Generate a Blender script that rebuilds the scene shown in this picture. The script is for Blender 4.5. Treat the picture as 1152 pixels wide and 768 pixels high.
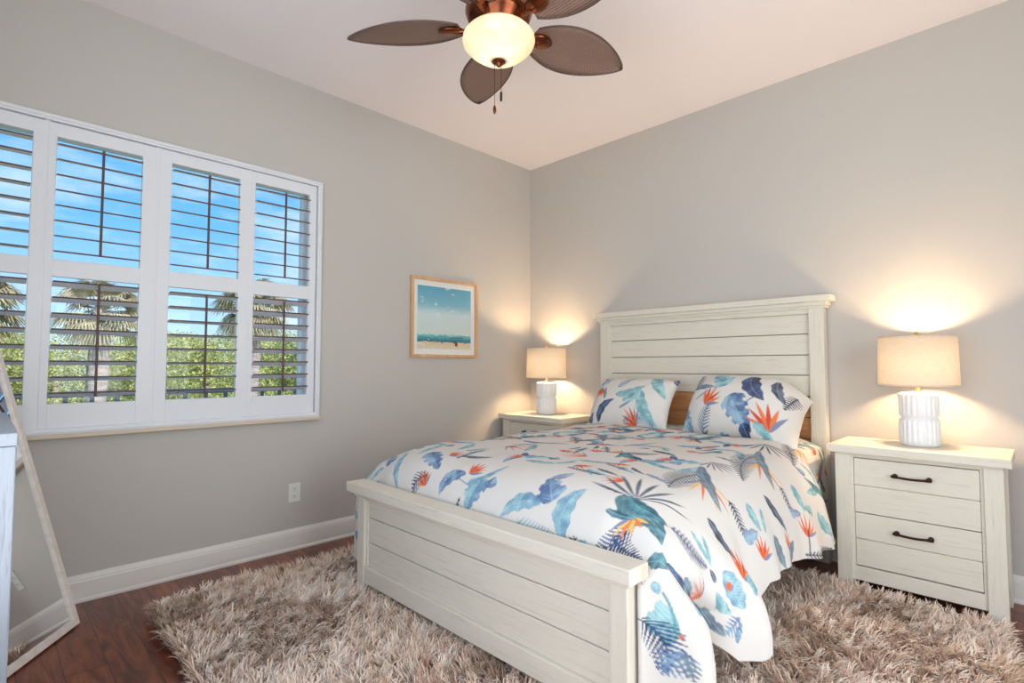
import bpy, bmesh, math, random
import numpy as np
from mathutils import Vector, Matrix

for o in list(bpy.data.objects):
    bpy.data.objects.remove(o)
SC = bpy.context.scene
COL = SC.collection
PI = math.pi

# ------------------------------------------------------------------ camera
FOC = 596.59            # focal length in pixels of the 1152 px wide frame
cd = bpy.data.cameras.new('camera'); cam = bpy.data.objects.new('camera', cd); COL.objects.link(cam)
cd.sensor_width = 36.0; cd.lens = FOC / 1152 * 36.0
cd.clip_start = 0.05; cd.clip_end = 300
cam.location = (3.3389, -3.5803, 1.14)
cam.rotation_euler = (math.radians(90 + 2.647), 0, math.radians(45.014))
SC.camera = cam

# ------------------------------------------------------------------ view, world, sun, large lights
vs = SC.view_settings
vs.view_transform = 'Standard'; vs.look = 'None'; vs.gamma = 1.0; vs.use_curve_mapping = False
vs.exposure = 0.42
W_STRENGTH = 0.95
W = bpy.data.worlds.new('sky'); SC.world = W; W.use_nodes = True
nt = W.node_tree; nt.nodes.clear()
def N(nt, t, **kw):
    n = nt.nodes.new(t)
    for k, v in kw.items(): setattr(n, k, v)
    return n
out = N(nt, 'ShaderNodeOutputWorld'); bg = N(nt, 'ShaderNodeBackground')
tc = N(nt, 'ShaderNodeTexCoord'); sx = N(nt, 'ShaderNodeSeparateXYZ')
nt.links.new(tc.outputs['Generated'], sx.inputs[0])
rp = N(nt, 'ShaderNodeValToRGB')
rp.color_ramp.elements[0].position = 0.0; rp.color_ramp.elements[0].color = (.60, .84, 1, 1)
rp.color_ramp.elements[1].position = 0.55; rp.color_ramp.elements[1].color = (.07, .33, .78, 1)
e = rp.color_ramp.elements.new(0.22); e.color = (.17, .50, .92, 1)
nt.links.new(sx.outputs['Z'], rp.inputs[0])
mp = N(nt, 'ShaderNodeMapping'); mp.inputs['Scale'].default_value = (1.6, 1.6, 5)
nt.links.new(tc.outputs['Generated'], mp.inputs[0])
ns = N(nt, 'ShaderNodeTexNoise'); ns.inputs['Scale'].default_value = 2.1; ns.inputs['Detail'].default_value = 7; ns.inputs['Roughness'].default_value = .62
nt.links.new(mp.outputs[0], ns.inputs[0])
cr = N(nt, 'ShaderNodeValToRGB'); cr.color_ramp.elements[0].position = .47; cr.color_ramp.elements[0].color = (0, 0, 0, 1)
cr.color_ramp.elements[1].position = .78; cr.color_ramp.elements[1].color = (.85, .85, .85, 1)
nt.links.new(ns.outputs[0], cr.inputs[0])
mx = N(nt, 'ShaderNodeMix', data_type='RGBA')
nt.links.new(cr.outputs[0], mx.inputs[0]); nt.links.new(rp.outputs[0], mx.inputs[6]); mx.inputs[7].default_value = (.9, .95, 1, 1)
nt.links.new(mx.outputs[2], bg.inputs[0]); bg.inputs[1].default_value = W_STRENGTH
nt.links.new(bg.outputs[0], out.inputs[0])

def lamp(name, kind, loc, energy, color=(1, 1, 1), direction=None, **kw):
    l = bpy.data.lights.new(name, kind); l.energy = energy; l.color = color
    for k, v in kw.items(): setattr(l, k, v)
    o = bpy.data.objects.new(name, l); COL.objects.link(o); o.location = loc
    if direction is not None:
        o.rotation_euler = Vector(direction).to_track_quat('-Z', 'Y').to_euler()
    return o
lamp('sun', 'SUN', (10, 0, 20), 3.0, (1, .95, .86), (-.75, -.22, -.62), angle=.02)
# added fill lights at invented openings behind the camera (added_opening_front) and at right (added_opening_right)
lamp('fill_front', 'AREA', (2.75, -4.16, 1.42), 37, (.97, .98, 1.0), (.05, 1, .55), shape='RECTANGLE', size=2.3, size_y=1.9)
lamp('fill_right', 'AREA', (4.56, -2.3, 1.2), 42, (1.0, .975, .95), (-1, 0, 0), shape='RECTANGLE', size=1.5, size_y=2.15)
E_FAN, E_BED = 1.7, 84.0

# ------------------------------------------------------------------ materials
def srgb(r, g, b):
    f = lambda c: c / 12.92 if c <= .04045 else ((c + .055) / 1.055) ** 2.4
    return (f(r), f(g), f(b), 1)
def new_mat(name, color=(.8, .8, .8, 1), rough=.6, metal=0.0, spec=None):
    m = bpy.data.materials.new(name); m.use_nodes = True
    b = m.node_tree.nodes['Principled BSDF']
    b.inputs['Base Color'].default_value = color
    b.inputs['Roughness'].default_value = rough; b.inputs['Metallic'].default_value = metal
    if spec is not None: b.inputs['Specular IOR Level'].default_value = spec
    return m, m.node_tree, b
def ramp(nt, fac, stops):
    r = N(nt, 'ShaderNodeValToRGB'); els = r.color_ramp.elements
    els[0].position, els[0].color = stops[0]; els[1].position, els[1].color = stops[-1]
    for p, c in stops[1:-1]:
        e = els.new(p); e.color = c
    nt.links.new(fac, r.inputs[0]); return r.outputs[0]
def coords(nt, scale=(1, 1, 1), kind='Object', rot=(0, 0, 0)):
    t = N(nt, 'ShaderNodeTexCoord'); m = N(nt, 'ShaderNodeMapping')
    m.inputs['Scale'].default_value = scale; m.inputs['Rotation'].default_value = rot
    nt.links.new(t.outputs[kind], m.inputs[0]); return m.outputs[0]
def noise(nt, vec, scale=5, detail=4, rough=.5, dist=0):
    n = N(nt, 'ShaderNodeTexNoise'); n.inputs['Scale'].default_value = scale
    n.inputs['Detail'].default_value = detail; n.inputs['Roughness'].default_value = rough
    n.inputs['Distortion'].default_value = dist
    nt.links.new(vec, n.inputs[0]); return n.outputs[0]
def bump(nt, b, h, strength=.2, dist=.01):
    n = N(nt, 'ShaderNodeBump'); n.inputs['Strength'].default_value = strength; n.inputs['Distance'].default_value = dist
    nt.links.new(h, n.inputs['Height']); nt.links.new(n.outputs[0], b.inputs['Normal'])
def mixc(nt, f, a, b, mode='MIX'):
    m = N(nt, 'ShaderNodeMix', data_type='RGBA', blend_type=mode)
    for s, v in ((0, f), (6, a), (7, b)):
        if hasattr(v, 'node'): nt.links.new(v, m.inputs[s])
        else: m.inputs[s].default_value = v
    return m.outputs[2]

def mat_paint(name, color, rough=.85, b_scale=220, b_str=.06):
    m, nt, b = new_mat(name, color, rough)
    v = coords(nt)
    n = noise(nt, v, b_scale, 2)
    n2 = noise(nt, v, 1.3, 3)
    c = ramp(nt, n2, [(.3, tuple(x * .985 for x in color[:3]) + (1,)), (.7, color)])
    nt.links.new(c, b.inputs['Base Color'])
    bump(nt, b, n, b_str, .004); return m
M_WALL = mat_paint('wall_paint', srgb(.772, .757, .735))
M_CEIL = mat_paint('ceiling_paint', srgb(.955, .93, .935), .9)
M_TRIM = mat_paint('trim_paint', srgb(.90, .89, .87), .45, 60, .02)
M_SHUT = mat_paint('shutter_paint', srgb(.90, .91, .93), .4, 60, .02)
M_SILL = mat_paint('sill_paint', srgb(.84, .78, .70), .5, 60, .02)
M_LOUV = mat_paint('louvre_paint', srgb(.88, .85, .86), .45, 60, .02)
M_BACKLIT = mat_paint('shutter_backlit_shade', srgb(.36, .28, .26), .6, 60, .02)  # brown standing in for backlit shade on louvre edges and tilt rods
M_OUTLET = mat_paint('outlet_plastic', srgb(.90, .90, .88), .35, 60, .0)
M_DARK = mat_paint('dark_slot', srgb(.08, .08, .08), .6, 60, .0)

def mat_whitewood(name, axis, base=srgb(.88, .855, .80), worn=srgb(.80, .765, .70)):
    m, nt, b = new_mat(name, base, .55)
    sc = {'x': (1.6, 30, 30), 'y': (30, 1.6, 30), 'z': (30, 30, 1.6)}[axis]
    v = coords(nt, sc)
    n = noise(nt, v, 3.0, 6, .65, .6)
    n2 = noise(nt, coords(nt, tuple(s * 2.4 for s in sc)), 4.0, 4, .6, .2)
    c = ramp(nt, n, [(.24, worn), (.35, tuple(.55 * a + .45 * w for a, w in zip(base, worn))), (.45, base), (.75, tuple(min(1, x * 1.03) for x in base[:3]) + (1,))])
    f = ramp(nt, n2, [(.30, (1, 1, 1, 1)), (.42, (0, 0, 0, 1))])
    sm = N(nt, 'ShaderNodeMath', operation='MULTIPLY'); nt.links.new(f, sm.inputs[0]); sm.inputs[1].default_value = .35
    c = mixc(nt, sm.outputs[0], c, worn)
    nt.links.new(c, b.inputs['Base Color'])
    ad = N(nt, 'ShaderNodeMath', operation='ADD'); nt.links.new(n, ad.inputs[0]); nt.links.new(n2, ad.inputs[1])
    bump(nt, b, ad.outputs[0], .25, .003)
    return m
WX, WY, WZ = (mat_whitewood('whitewashed_wood_' + a, a) for a in 'xyz')
M_SEAM = mat_paint('seam_tan', srgb(.50, .46, .40), .8, 60, 0)  # even dull tan for boards behind and inside the furniture

def mat_floor():
    m, nt, b = new_mat('reddish_wood_planks', srgb(.36, .18, .12), .28)
    t = N(nt, 'ShaderNodeTexCoord')
    br = N(nt, 'ShaderNodeTexBrick'); br.offset = .37; br.offset_frequency = 2
    br.inputs['Scale'].default_value = 1; br.inputs['Brick Width'].default_value = 1.22; br.inputs['Row Height'].default_value = .128
    br.inputs['Mortar Size'].default_value = .0016; br.inputs['Mortar Smooth'].default_value = .1
    br.inputs['Color1'].default_value = (.15, .15, .15, 1); br.inputs['Color2'].default_value = (.95, .95, .95, 1); br.inputs['Mortar'].default_value = (0, 0, 0, 1)
    nt.links.new(t.outputs['Object'], br.inputs[0])
    # per-plank offset of the grain
    sep = N(nt, 'ShaderNodeVectorMath', operation='MULTIPLY_ADD')
    nt.links.new(br.outputs['Color'], sep.inputs[0]); sep.inputs[1].default_value = (7, 3, 5); nt.links.new(t.outputs['Object'], sep.inputs[2])
    mp = N(nt, 'ShaderNodeMapping'); mp.inputs['Scale'].default_value = (1.5, 9, 3); nt.links.new(sep.outputs[0], mp.inputs[0])
    n1 = noise(nt, mp.outputs[0], 1.6, 6, .6, 1.8)
    mp2 = N(nt, 'ShaderNodeMapping'); mp2.inputs['Scale'].default_value = (4, 70, 10); nt.links.new(sep.outputs[0], mp2.inputs[0])
    n2 = noise(nt, mp2.outputs[0], 2, 4, .6)
    c = ramp(nt, n1, [(.30, srgb(.31, .155, .105)), (.44, srgb(.47, .235, .15)), (.56, srgb(.57, .31, .19)), (.72, srgb(.66, .38, .24))])
    c2 = ramp(nt, n2, [(.3, (.62, .58, .56, 1)), (.6, (1, 1, 1, 1))])
    c = mixc(nt, .7, c, c2, 'MULTIPLY')
    tone = ramp(nt, br.outputs['Color'], [(0, (.74, .72, .72, 1)), (1, (1.12, 1.08, 1.05, 1))])
    c = mixc(nt, 1.0, c, tone, 'MULTIPLY')
    c = mixc(nt, br.outputs['Fac'], c, srgb(.10, .05, .035))
    nt.links.new(c, b.inputs['Base Color'])
    inv = N(nt, 'ShaderNodeMath', operation='SUBTRACT'); inv.inputs[0].default_value = 1; nt.links.new(br.outputs['Fac'], inv.inputs[1])
    bump(nt, b, inv.outputs[0], .35, .002)
    return m
M_FLOOR = mat_floor()
def mat_simple_noise(name, c1, c2, scale=8, rough=.6, metal=0, vscale=(1, 1, 1), bstr=.1, lo=.35, hi=.65):
    m, nt, b = new_mat(name, c1, rough, metal)
    n = noise(nt, coords(nt, vscale), scale, 5, .55)
    nt.links.new(ramp(nt, n, [(lo, c1), (hi, c2)]), b.inputs['Base Color'])
    if bstr: bump(nt, b, n, bstr, .004)
    return m
M_OAK = mat_simple_noise('light_oak', srgb(.80, .62, .45), srgb(.87, .70, .52), 3, .5, 0, (6, 6, 1), .05)
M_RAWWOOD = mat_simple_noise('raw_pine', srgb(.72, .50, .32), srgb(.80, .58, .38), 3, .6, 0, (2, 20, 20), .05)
M_BRONZE = mat_simple_noise('dark_bronze', srgb(.20, .13, .11), srgb(.27, .17, .13), 20, .38, .85, bstr=.04)
M_COPPER = mat_simple_noise('oil_rubbed_copper', srgb(.40, .22, .15), srgb(.55, .30, .19), 14, .25, .95, bstr=.03)
M_BRASS = mat_simple_noise('brushed_brass', srgb(.80, .66, .42), srgb(.86, .72, .48), 20, .3, .9, bstr=.02)
M_CERAMIC = mat_simple_noise('white_ceramic', srgb(.94, .94, .945), srgb(.96, .96, .965), 30, .35, 0, bstr=.05)
M_MATTRESS = mat_simple_noise('mattress_cloth', srgb(.88, .86, .82), srgb(.92, .90, .87), 60, .9)
M_CANVASW = mat_simple_noise('mat_board', srgb(.90, .90, .88), srgb(.93, .93, .91), 60, .8, bstr=0)
M_SILVER = mat_simple_noise('champagne_frame', srgb(.86, .83, .80), srgb(.92, .89, .87), 30, .4, .0, bstr=.03)
M_BLADE = None
m, nt_, b = new_mat('mirror_glass', (.93, .94, .94, 1), .015, 1.0); M_MIRROR = m
def mat_blade():
    m, nt, b = new_mat('woven_wicker_blade', srgb(.42, .33, .29), .55)
    v = coords(nt, (1, 1, 1))
    w1 = N(nt, 'ShaderNodeTexWave', wave_type='BANDS', bands_direction='X'); w1.inputs['Scale'].default_value = 42
    w2 = N(nt, 'ShaderNodeTexWave', wave_type='BANDS', bands_direction='Y'); w2.inputs['Scale'].default_value = 30
    nt.links.new(v, w1.inputs[0]); nt.links.new(v, w2.inputs[0])
    mu = N(nt, 'ShaderNodeMath', operation='MULTIPLY'); nt.links.new(w1.outputs['Fac'], mu.inputs[0]); nt.links.new(w2.outputs['Fac'], mu.inputs[1])
    nt.links.new(ramp(nt, mu.outputs[0], [(0, srgb(.42, .32, .28)), (.6, srgb(.64, .52, .46))]), b.inputs['Base Color'])
    bump(nt, b, mu.outputs[0], .5, .003); return m
M_BLADE = mat_blade()
M_BLADERIM = mat_simple_noise('blade_rim', srgb(.30, .24, .22), srgb(.38, .31, .28), 10, .5)
def mat_shade():
    m = bpy.data.materials.new('linen_shade'); m.use_nodes = True; nt = m.node_tree; nt.nodes.clear()
    o = N(nt, 'ShaderNodeOutputMaterial'); d = N(nt, 'ShaderNodeBsdfDiffuse'); t = N(nt, 'ShaderNodeBsdfTranslucent'); mixs = N(nt, 'ShaderNodeMixShader')
    v = coords(nt, (40, 40, 260)); n = noise(nt, v, 1.2, 3, .6)
    c = ramp(nt, n, [(.3, srgb(.955, .92, .86)), (.7, srgb(.99, .97, .94))])
    nt.links.new(c, d.inputs[0]); nt.links.new(c, t.inputs[0])
    mixs.inputs[0].default_value = .62
    nt.links.new(d.outputs[0], mixs.inputs[1]); nt.links.new(t.outputs[0], mixs.inputs[2]); nt.links.new(mixs.outputs[0], o.inputs[0]); return m
M_SHADE = mat_shade()
def mat_bowl():
    m = bpy.data.materials.new('frosted_alabaster_glass'); m.use_nodes = True; nt = m.node_tree; nt.nodes.clear()
    o = N(nt, 'ShaderNodeOutputMaterial'); d = N(nt, 'ShaderNodeBsdfDiffuse'); t = N(nt, 'ShaderNodeBsdfTranslucent'); g = N(nt, 'ShaderNodeBsdfGlossy'); mixs = N(nt, 'ShaderNodeMixShader'); mix2 = N(nt, 'ShaderNodeMixShader')
    n = noise(nt, coords(nt), 6, 3, .6, 1)
    c = ramp(nt, n, [(.3, srgb(.93, .90, .80)), (.7, srgb(.97, .95, .90))])
    nt.links.new(c, d.inputs[0]); nt.links.new(c, t.inputs[0]); g.inputs['Roughness'].default_value = .25
    mixs.inputs[0].default_value = .5; mix2.inputs[0].default_value = .05
    nt.links.new(d.outputs[0], mixs.inputs[1]); nt.links.new(t.outputs[0], mixs.inputs[2])
    nt.links.new(mixs.outputs[0], mix2.inputs[1]); nt.links.new(g.outputs[0], mix2.inputs[2]); nt.links.new(mix2.outputs[0], o.inputs[0]); return m
M_BOWL = mat_bowl()
def mat_bulb(name, col, s):
    m = bpy.data.materials.new(name); m.use_nodes = True; nt = m.node_tree; nt.nodes.clear()
    o = N(nt, 'ShaderNodeOutputMaterial'); e = N(nt, 'ShaderNodeEmission'); e.inputs[0].default_value = col; e.inputs[1].default_value = s
    nt.links.new(e.outputs[0], o.inputs[0]); return m
M_BULB = mat_bulb('warm_bulb', (1, .75, .45, 1), 6)
def mat_glass():
    m = bpy.data.materials.new('window_glass'); m.use_nodes = True; nt = m.node_tree; nt.nodes.clear()
    o = N(nt, 'ShaderNodeOutputMaterial'); t = N(nt, 'ShaderNodeBsdfTransparent'); g = N(nt, 'ShaderNodeBsdfGlossy'); mixs = N(nt, 'ShaderNodeMixShader')
    t.inputs[0].default_value = (.96, .98, .98, 1); g.inputs['Roughness'].default_value = .02; mixs.inputs[0].default_value = .012
    nt.links.new(t.outputs[0], mixs.inputs[1]); nt.links.new(g.outputs[0], mixs.inputs[2]); nt.links.new(mixs.outputs[0], o.inputs[0]); return m
M_GLASS = mat_glass()
def mat_attr(name, rough=.85, weave=900, wr=.06, attr='pattern'):
    m, nt, b = new_mat(name, (.8, .8, .8, 1), rough, spec=.2)
    a = N(nt, 'ShaderNodeAttribute', attribute_name=attr); nt.links.new(a.outputs['Color'], b.inputs['Base Color'])
    n = noise(nt, coords(nt), 26, 4, .55)
    bump(nt, b, n, wr, .01); return m
M_PRINT = mat_attr('tropical_print_cotton', .85)
M_PILE = mat_attr('shag_pile', .9, wr=0)
M_BACKING = mat_simple_noise('rug_backing', srgb(.50, .41, .35), srgb(.60, .50, .43), 60, .95)
M_LEAFY = None
def mat_foliage(name, c1, c2, scale=1.5):
    m, nt, b = new_mat(name, c1, .7)
    n = noise(nt, coords(nt), scale, 6, .7)
    nt.links.new(ramp(nt, n, [(.32, c1), (.66, c2)]), b.inputs['Base Color']); return m
M_LEAFY = mat_foliage('yellow_green_foliage', srgb(.60, .60, .34), srgb(.86, .84, .54))
M_LEAFY2 = mat_foliage('green_foliage', srgb(.54, .57, .34), srgb(.80, .80, .52))
M_PALM = mat_foliage('palm_frond', srgb(.60, .54, .40), srgb(.84, .76, .60), 3)
M_BARK = mat_simple_noise('palm_bark', srgb(.62, .54, .52), srgb(.82, .73, .70), 4, .9, 0, (1, 1, 4))
M_GRASS = mat_foliage('grass', srgb(.50, .56, .28), srgb(.72, .76, .42), .4)
M_RAIL = mat_simple_noise('railing_metal', srgb(.50, .46, .48), srgb(.58, .54, .56), 10, .5, .2)
M_CONC = mat_simple_noise('balcony_concrete', srgb(.70, .68, .64), srgb(.76, .74, .70), 6, .9)

# ------------------------------------------------------------------ mesh helpers
class MB:
    def __init__(s): s.bm = bmesh.new(); s.mats = []
    def _mi(s, m):
        if m is None: return 0
        if m not in s.mats: s.mats.append(m)
        return s.mats.index(m)
    def box(s, x0, x1, y0, y1, z0, z1, bev=.002, mat=None, M=None):
        r = bmesh.ops.create_cube(s.bm, size=1.0); vs = r['verts']
        for v in vs:
            v.co = Vector(((x0 + x1) / 2 + v.co.x * (x1 - x0), (y0 + y1) / 2 + v.co.y * (y1 - y0), (z0 + z1) / 2 + v.co.z * (z1 - z0)))
        fs = set(f for v in vs for f in v.link_faces)
        if bev > 0:
            es = list(set(e for v in vs for e in v.link_edges))
            rr = bmesh.ops.bevel(s.bm, geom=es, offset=bev, segments=2, affect='EDGES', profile=.5)
            fs = set(f for f in rr['faces']) | set(f for f in fs if f.is_valid)
        vv = set(v for f in fs for v in f.verts)
        for f in fs: f.material_index = s._mi(mat)
        if M is not None:
            for v in vv: v.co = M @ v.co
        return list(vv)
    def lathe(s, prof, c=(0, 0, 0), seg=32, mat=None, cap=True, smooth=True, M=None, rfun=None):
        rings = []
        for (r, z) in prof:
            ring = []
            for k in range(seg):
                a = 2 * PI * k / seg; rr = r * (rfun(a, z) if rfun else 1)
                co = Vector((c[0] + rr * math.cos(a), c[1] + rr * math.sin(a), c[2] + z))
                if M is not None: co = M @ co
                ring.append(s.bm.verts.new(co))
            rings.append(ring)
        mi = s._mi(mat)
        for a, b in zip(rings, rings[1:]):
            for k in range(seg):
                f = s.bm.faces.new((a[k], a[(k + 1) % seg], b[(k + 1) % seg], b[k])); f.smooth = smooth; f.material_index = mi
        if cap:
            for ring, fl in ((rings[0], True), (rings[-1], False)):
                f = s.bm.faces.new(ring[::-1] if fl else ring); f.material_index = mi
    def tube(s, pts, r, seg=10, mat=None, cap=True):
        pts = [Vector(p) for p in pts]; rs = r if isinstance(r, (list, tuple)) else [r] * len(pts)
        rings = []; up = Vector((0, 0, 1)); prev = None
        for i, p in enumerate(pts):
            t = (pts[min(i + 1, len(pts) - 1)] - pts[max(i - 1, 0)]).normalized()
            if prev is None:
                a = t.cross(up)
                if a.length < 1e-3: a = t.cross(Vector((1, 0, 0)))
            else: a = prev - t * prev.dot(t)
            a.normalize(); prev = a; b = t.cross(a)
            rings.append([s.bm.verts.new(p + (a * math.cos(2 * PI * k / seg) + b * math.sin(2 * PI * k / seg)) * rs[i]) for k in range(seg)])
        mi = s._mi(mat)
        for a, b in zip(rings, rings[1:]):
            for k in range(seg):
                f = s.bm.faces.new((a[k], a[(k + 1) % seg], b[(k + 1) % seg], b[k])); f.smooth = True; f.material_index = mi
        if cap:
            s.bm.faces.new(rings[0][::-1]).material_index = mi; s.bm.faces.new(rings[-1]).material_index = mi
    def poly(s, pts, mat=None):
        f = s.bm.faces.new([s.bm.verts.new(p) for p in pts]); f.material_index = s._mi(mat); return f
    def prism(s, pts2, axis, a0, a1, mat=None, M=None):
        def P(u, v, a): return Vector({'x': (a, u, v), 'y': (u, a, v), 'z': (u, v, a)}[axis])
        A = [s.bm.verts.new(P(u, v, a0)) for u, v in pts2]; B = [s.bm.verts.new(P(u, v, a1)) for u, v in pts2]
        mi = s._mi(mat); n = len(A)
        fs = [s.bm.faces.new(A), s.bm.faces.new(B[::-1])]
        for k in range(n): fs.append(s.bm.faces.new((A[k], B[k], B[(k + 1) % n], A[(k + 1) % n])))
        for f in fs: f.material_index = mi
        if M is not None:
            for v in A + B: v.co = M @ v.co
    def build(s, name, mat=None, parent=None, loc=None, recalc=True):
        if recalc: bmesh.ops.recalc_face_normals(s.bm, faces=s.bm.faces)
        me = bpy.data.meshes.new(name); s.bm.to_mesh(me); s.bm.free()
        if s.mats:
            for m in s.mats: me.materials.append(m)
        elif mat: me.materials.append(mat)
        o = bpy.data.objects.new(name, me); COL.objects.link(o)
        if parent is not None: o.parent = parent
        if loc is not None: o.location = loc
        return o
def mesh_np(name, V, F, mat, parent=None, colors=None, smooth=True, attr='pattern'):
    me = bpy.data.meshes.new(name)
    V = np.asarray(V, np.float32); F = np.asarray(F, np.int32)
    n, k = F.shape
    me.vertices.add(len(V)); me.vertices.foreach_set('co', V.ravel())
    me.loops.add(n * k); me.loops.foreach_set('vertex_index', F.ravel())
    me.polygons.add(n); me.polygons.foreach_set('loop_start', np.arange(0, n * k, k, dtype=np.int32))
    me.polygons.foreach_set('loop_total', np.full(n, k, np.int32))
    me.polygons.foreach_set('use_smooth', np.full(n, smooth))
    me.update(calc_edges=True)
    if colors is not None:
        a = me.color_attributes.new(attr, 'FLOAT_COLOR', 'POINT')
        c = np.ones((len(V), 4), np.float32); c[:, :3] = colors; a.data.foreach_set('color', c.ravel())
    me.materials.append(mat)
    o = bpy.data.objects.new(name, me); COL.objects.link(o)
    if parent is not None: o.parent = parent
    return o
def thing(name, label, cat, loc=(0, 0, 0), rz=0, group=None):
    o = bpy.data.objects.new(name, None); COL.objects.link(o); o.location = loc; o.rotation_euler = (0, 0, rz)
    o.empty_display_size = .05
    return tag(o, label, cat, group)
def tag(o, label, cat, group=None, kind=None):
    o['label'] = label; o['category'] = cat
    if group: o['group'] = group
    if kind: o['kind'] = kind
    return o
def struct(o): o['kind'] = 'structure'; return o

# ================================================================== ROOM
H = 2.97; RX = 4.45; RY = -4.05; TW = .14
b = MB(); b.box(-TW, RX + TW, RY - TW, TW, -.12, 0, 0); struct(b.build('floor', M_FLOOR))
b = MB(); b.box(-TW, RX + TW, RY - TW, TW, H, H + .15, 0); struct(b.build('ceiling', M_CEIL))
WY0, WY1, WZ0, WZ1 = -3.80, -2.075, .845, 2.31          # opening behind the shutters
b = MB()
b.box(-TW, 0, RY - TW, WY0, 0, H, 0); b.box(-TW, 0, WY1, TW, 0, H, 0)
b.box(-TW, 0, WY0, WY1, 0, WZ0, 0); b.box(-TW, 0, WY0, WY1, WZ1, H, 0); struct(b.build('wall_left', M_WALL))
b = MB(); b.box(0, RX + TW, 0, TW, 0, H, 0); struct(b.build('wall_back', M_WALL))
b = MB(); b.box(RX, RX + TW, RY - TW, -3.05, 0, H, 0); b.box(RX, RX + TW, -1.55, 0, 0, H, 0); b.box(RX, RX + TW, -3.05, -1.55, 0, .06, 0); b.box(RX, RX + TW, -3.05, -1.55, 2.3, H, 0)
struct(b.build('wall_right', M_WALL))
b = MB(); b.box(0, 1.6, RY - TW, RY, 0, H, 0); b.box(3.9, RX, RY - TW, RY, 0, H, 0); b.box(1.6, 3.9, RY - TW, RY, 0, .45, 0); b.box(1.6, 3.9, RY - TW, RY, 2.38, H, 0)
struct(b.build('wall_front', M_WALL))
def baseboard(name, x0, x1, y0, y1, nx, ny):
    # profile: depth d, height z
    prof = [(0, 0), (.022, 0), (.022, .010), (.015, .020), (.015, .096), (.013, .103), (.013, .108), (.007, .122), (.004, .129), (0, .129)]
    b = MB()
    if nx: b.prism([(x0 + nx * d, z) for d, z in prof], 'y', y0, y1)
    else: b.prism([(y0 + ny * d, z) for d, z in prof], 'x', x0, x1)
    struct(b.build(name, M_TRIM))
baseboard('baseboard_left', 0, 0, RY, 0, 1, 0)
baseboard('baseboard_back', 0, RX, 0, 0, 0, -1)
baseboard('baseboard_right', RX, RX, -1.55, 0, -1, 0)
baseboard('baseboard_front', 0, RX, RY, RY, 0, 1)
# invented openings, out of view, glazed around the added fill lights
def glazing(name, M, w, h):
    b = MB()
    for (a0, a1, c0, c1) in ((0, w, 0, .06), (0, w, h - .06, h), (0, .06, 0, h), (w - .06, w, 0, h), (w / 2 - .03, w / 2 + .03, 0, h)):
        b.box(a0, a1, -.04, .02, c0, c1, .003, M=M)
    o = struct(b.build(name, M_TRIM))
    g = MB(); g.box(.05, w - .05, -.014, -.008, .05, h - .05, 0, M=M); p = g.build('glass_pane', M_GLASS, o)
glazing('added_opening_front', Matrix.Translation((1.6, RY - .05, .45)), 2.3, 1.93)
glazing('added_opening_right', Matrix.Translation((RX + .05, -3.05, .06)) @ Matrix.Rotation(PI / 2, 4, 'Z'), 1.5, 2.24)

# ------------------------------------------------------------------ window with plantation shutters
b = MB()
FO0, FO1, FZ0, FZ1 = -3.90, -2.028, .815, 2.345      # outer edge of the frame trim
def zframe(b, y0, y1, z0, z1, t, x0, x1, bev=.003):
    b.box(x0, x1, y0, y0 + t, z0, z1, bev); b.box(x0, x1, y1 - t, y1, z0, z1, bev)
    b.box(x0, x1, y0 + t - .0005, y1 - t + .0005, z1 - t, z1, bev); b.box(x0, x1, y0 + t - .0005, y1 - t + .0005, z0, z0 + t, bev)
zframe(b, FO0, FO1, FZ0, FZ1, .030, .0, .030)
zframe(b, FO0 + .008, FO1 - .008, FZ0 + .008, FZ1 - .008, .012, .0, .036)
for yy in (-2.473, -2.939, -3.393):
    b.box(-.03, .012, yy - .010, yy + .010, FZ0 + .02, FZ1 - .02, .002)
win = struct(b.build('window_1', M_SHUT))
b = MB(); zframe(b, WY0, WY1, WZ0, WZ1, .04, -.13, -.08, .002)
b.box(-.125, -.085, WY0, WY1, 1.585, 1.625, .002)
b.build('window_frame', M_SHUT, win)
b = MB(); b.box(-.108, -.102, WY0 + .03, WY1 - .03, WZ0 + .03, WZ1 - .03, 0); b.build('window_pane', M_GLASS, win)
b = MB(); b.box(0, .042, FO0 - .01, FO1 + .004, FZ0 - .018, FZ0 + .002, .004); b.build('window_sill', M_SILL, win)

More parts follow.
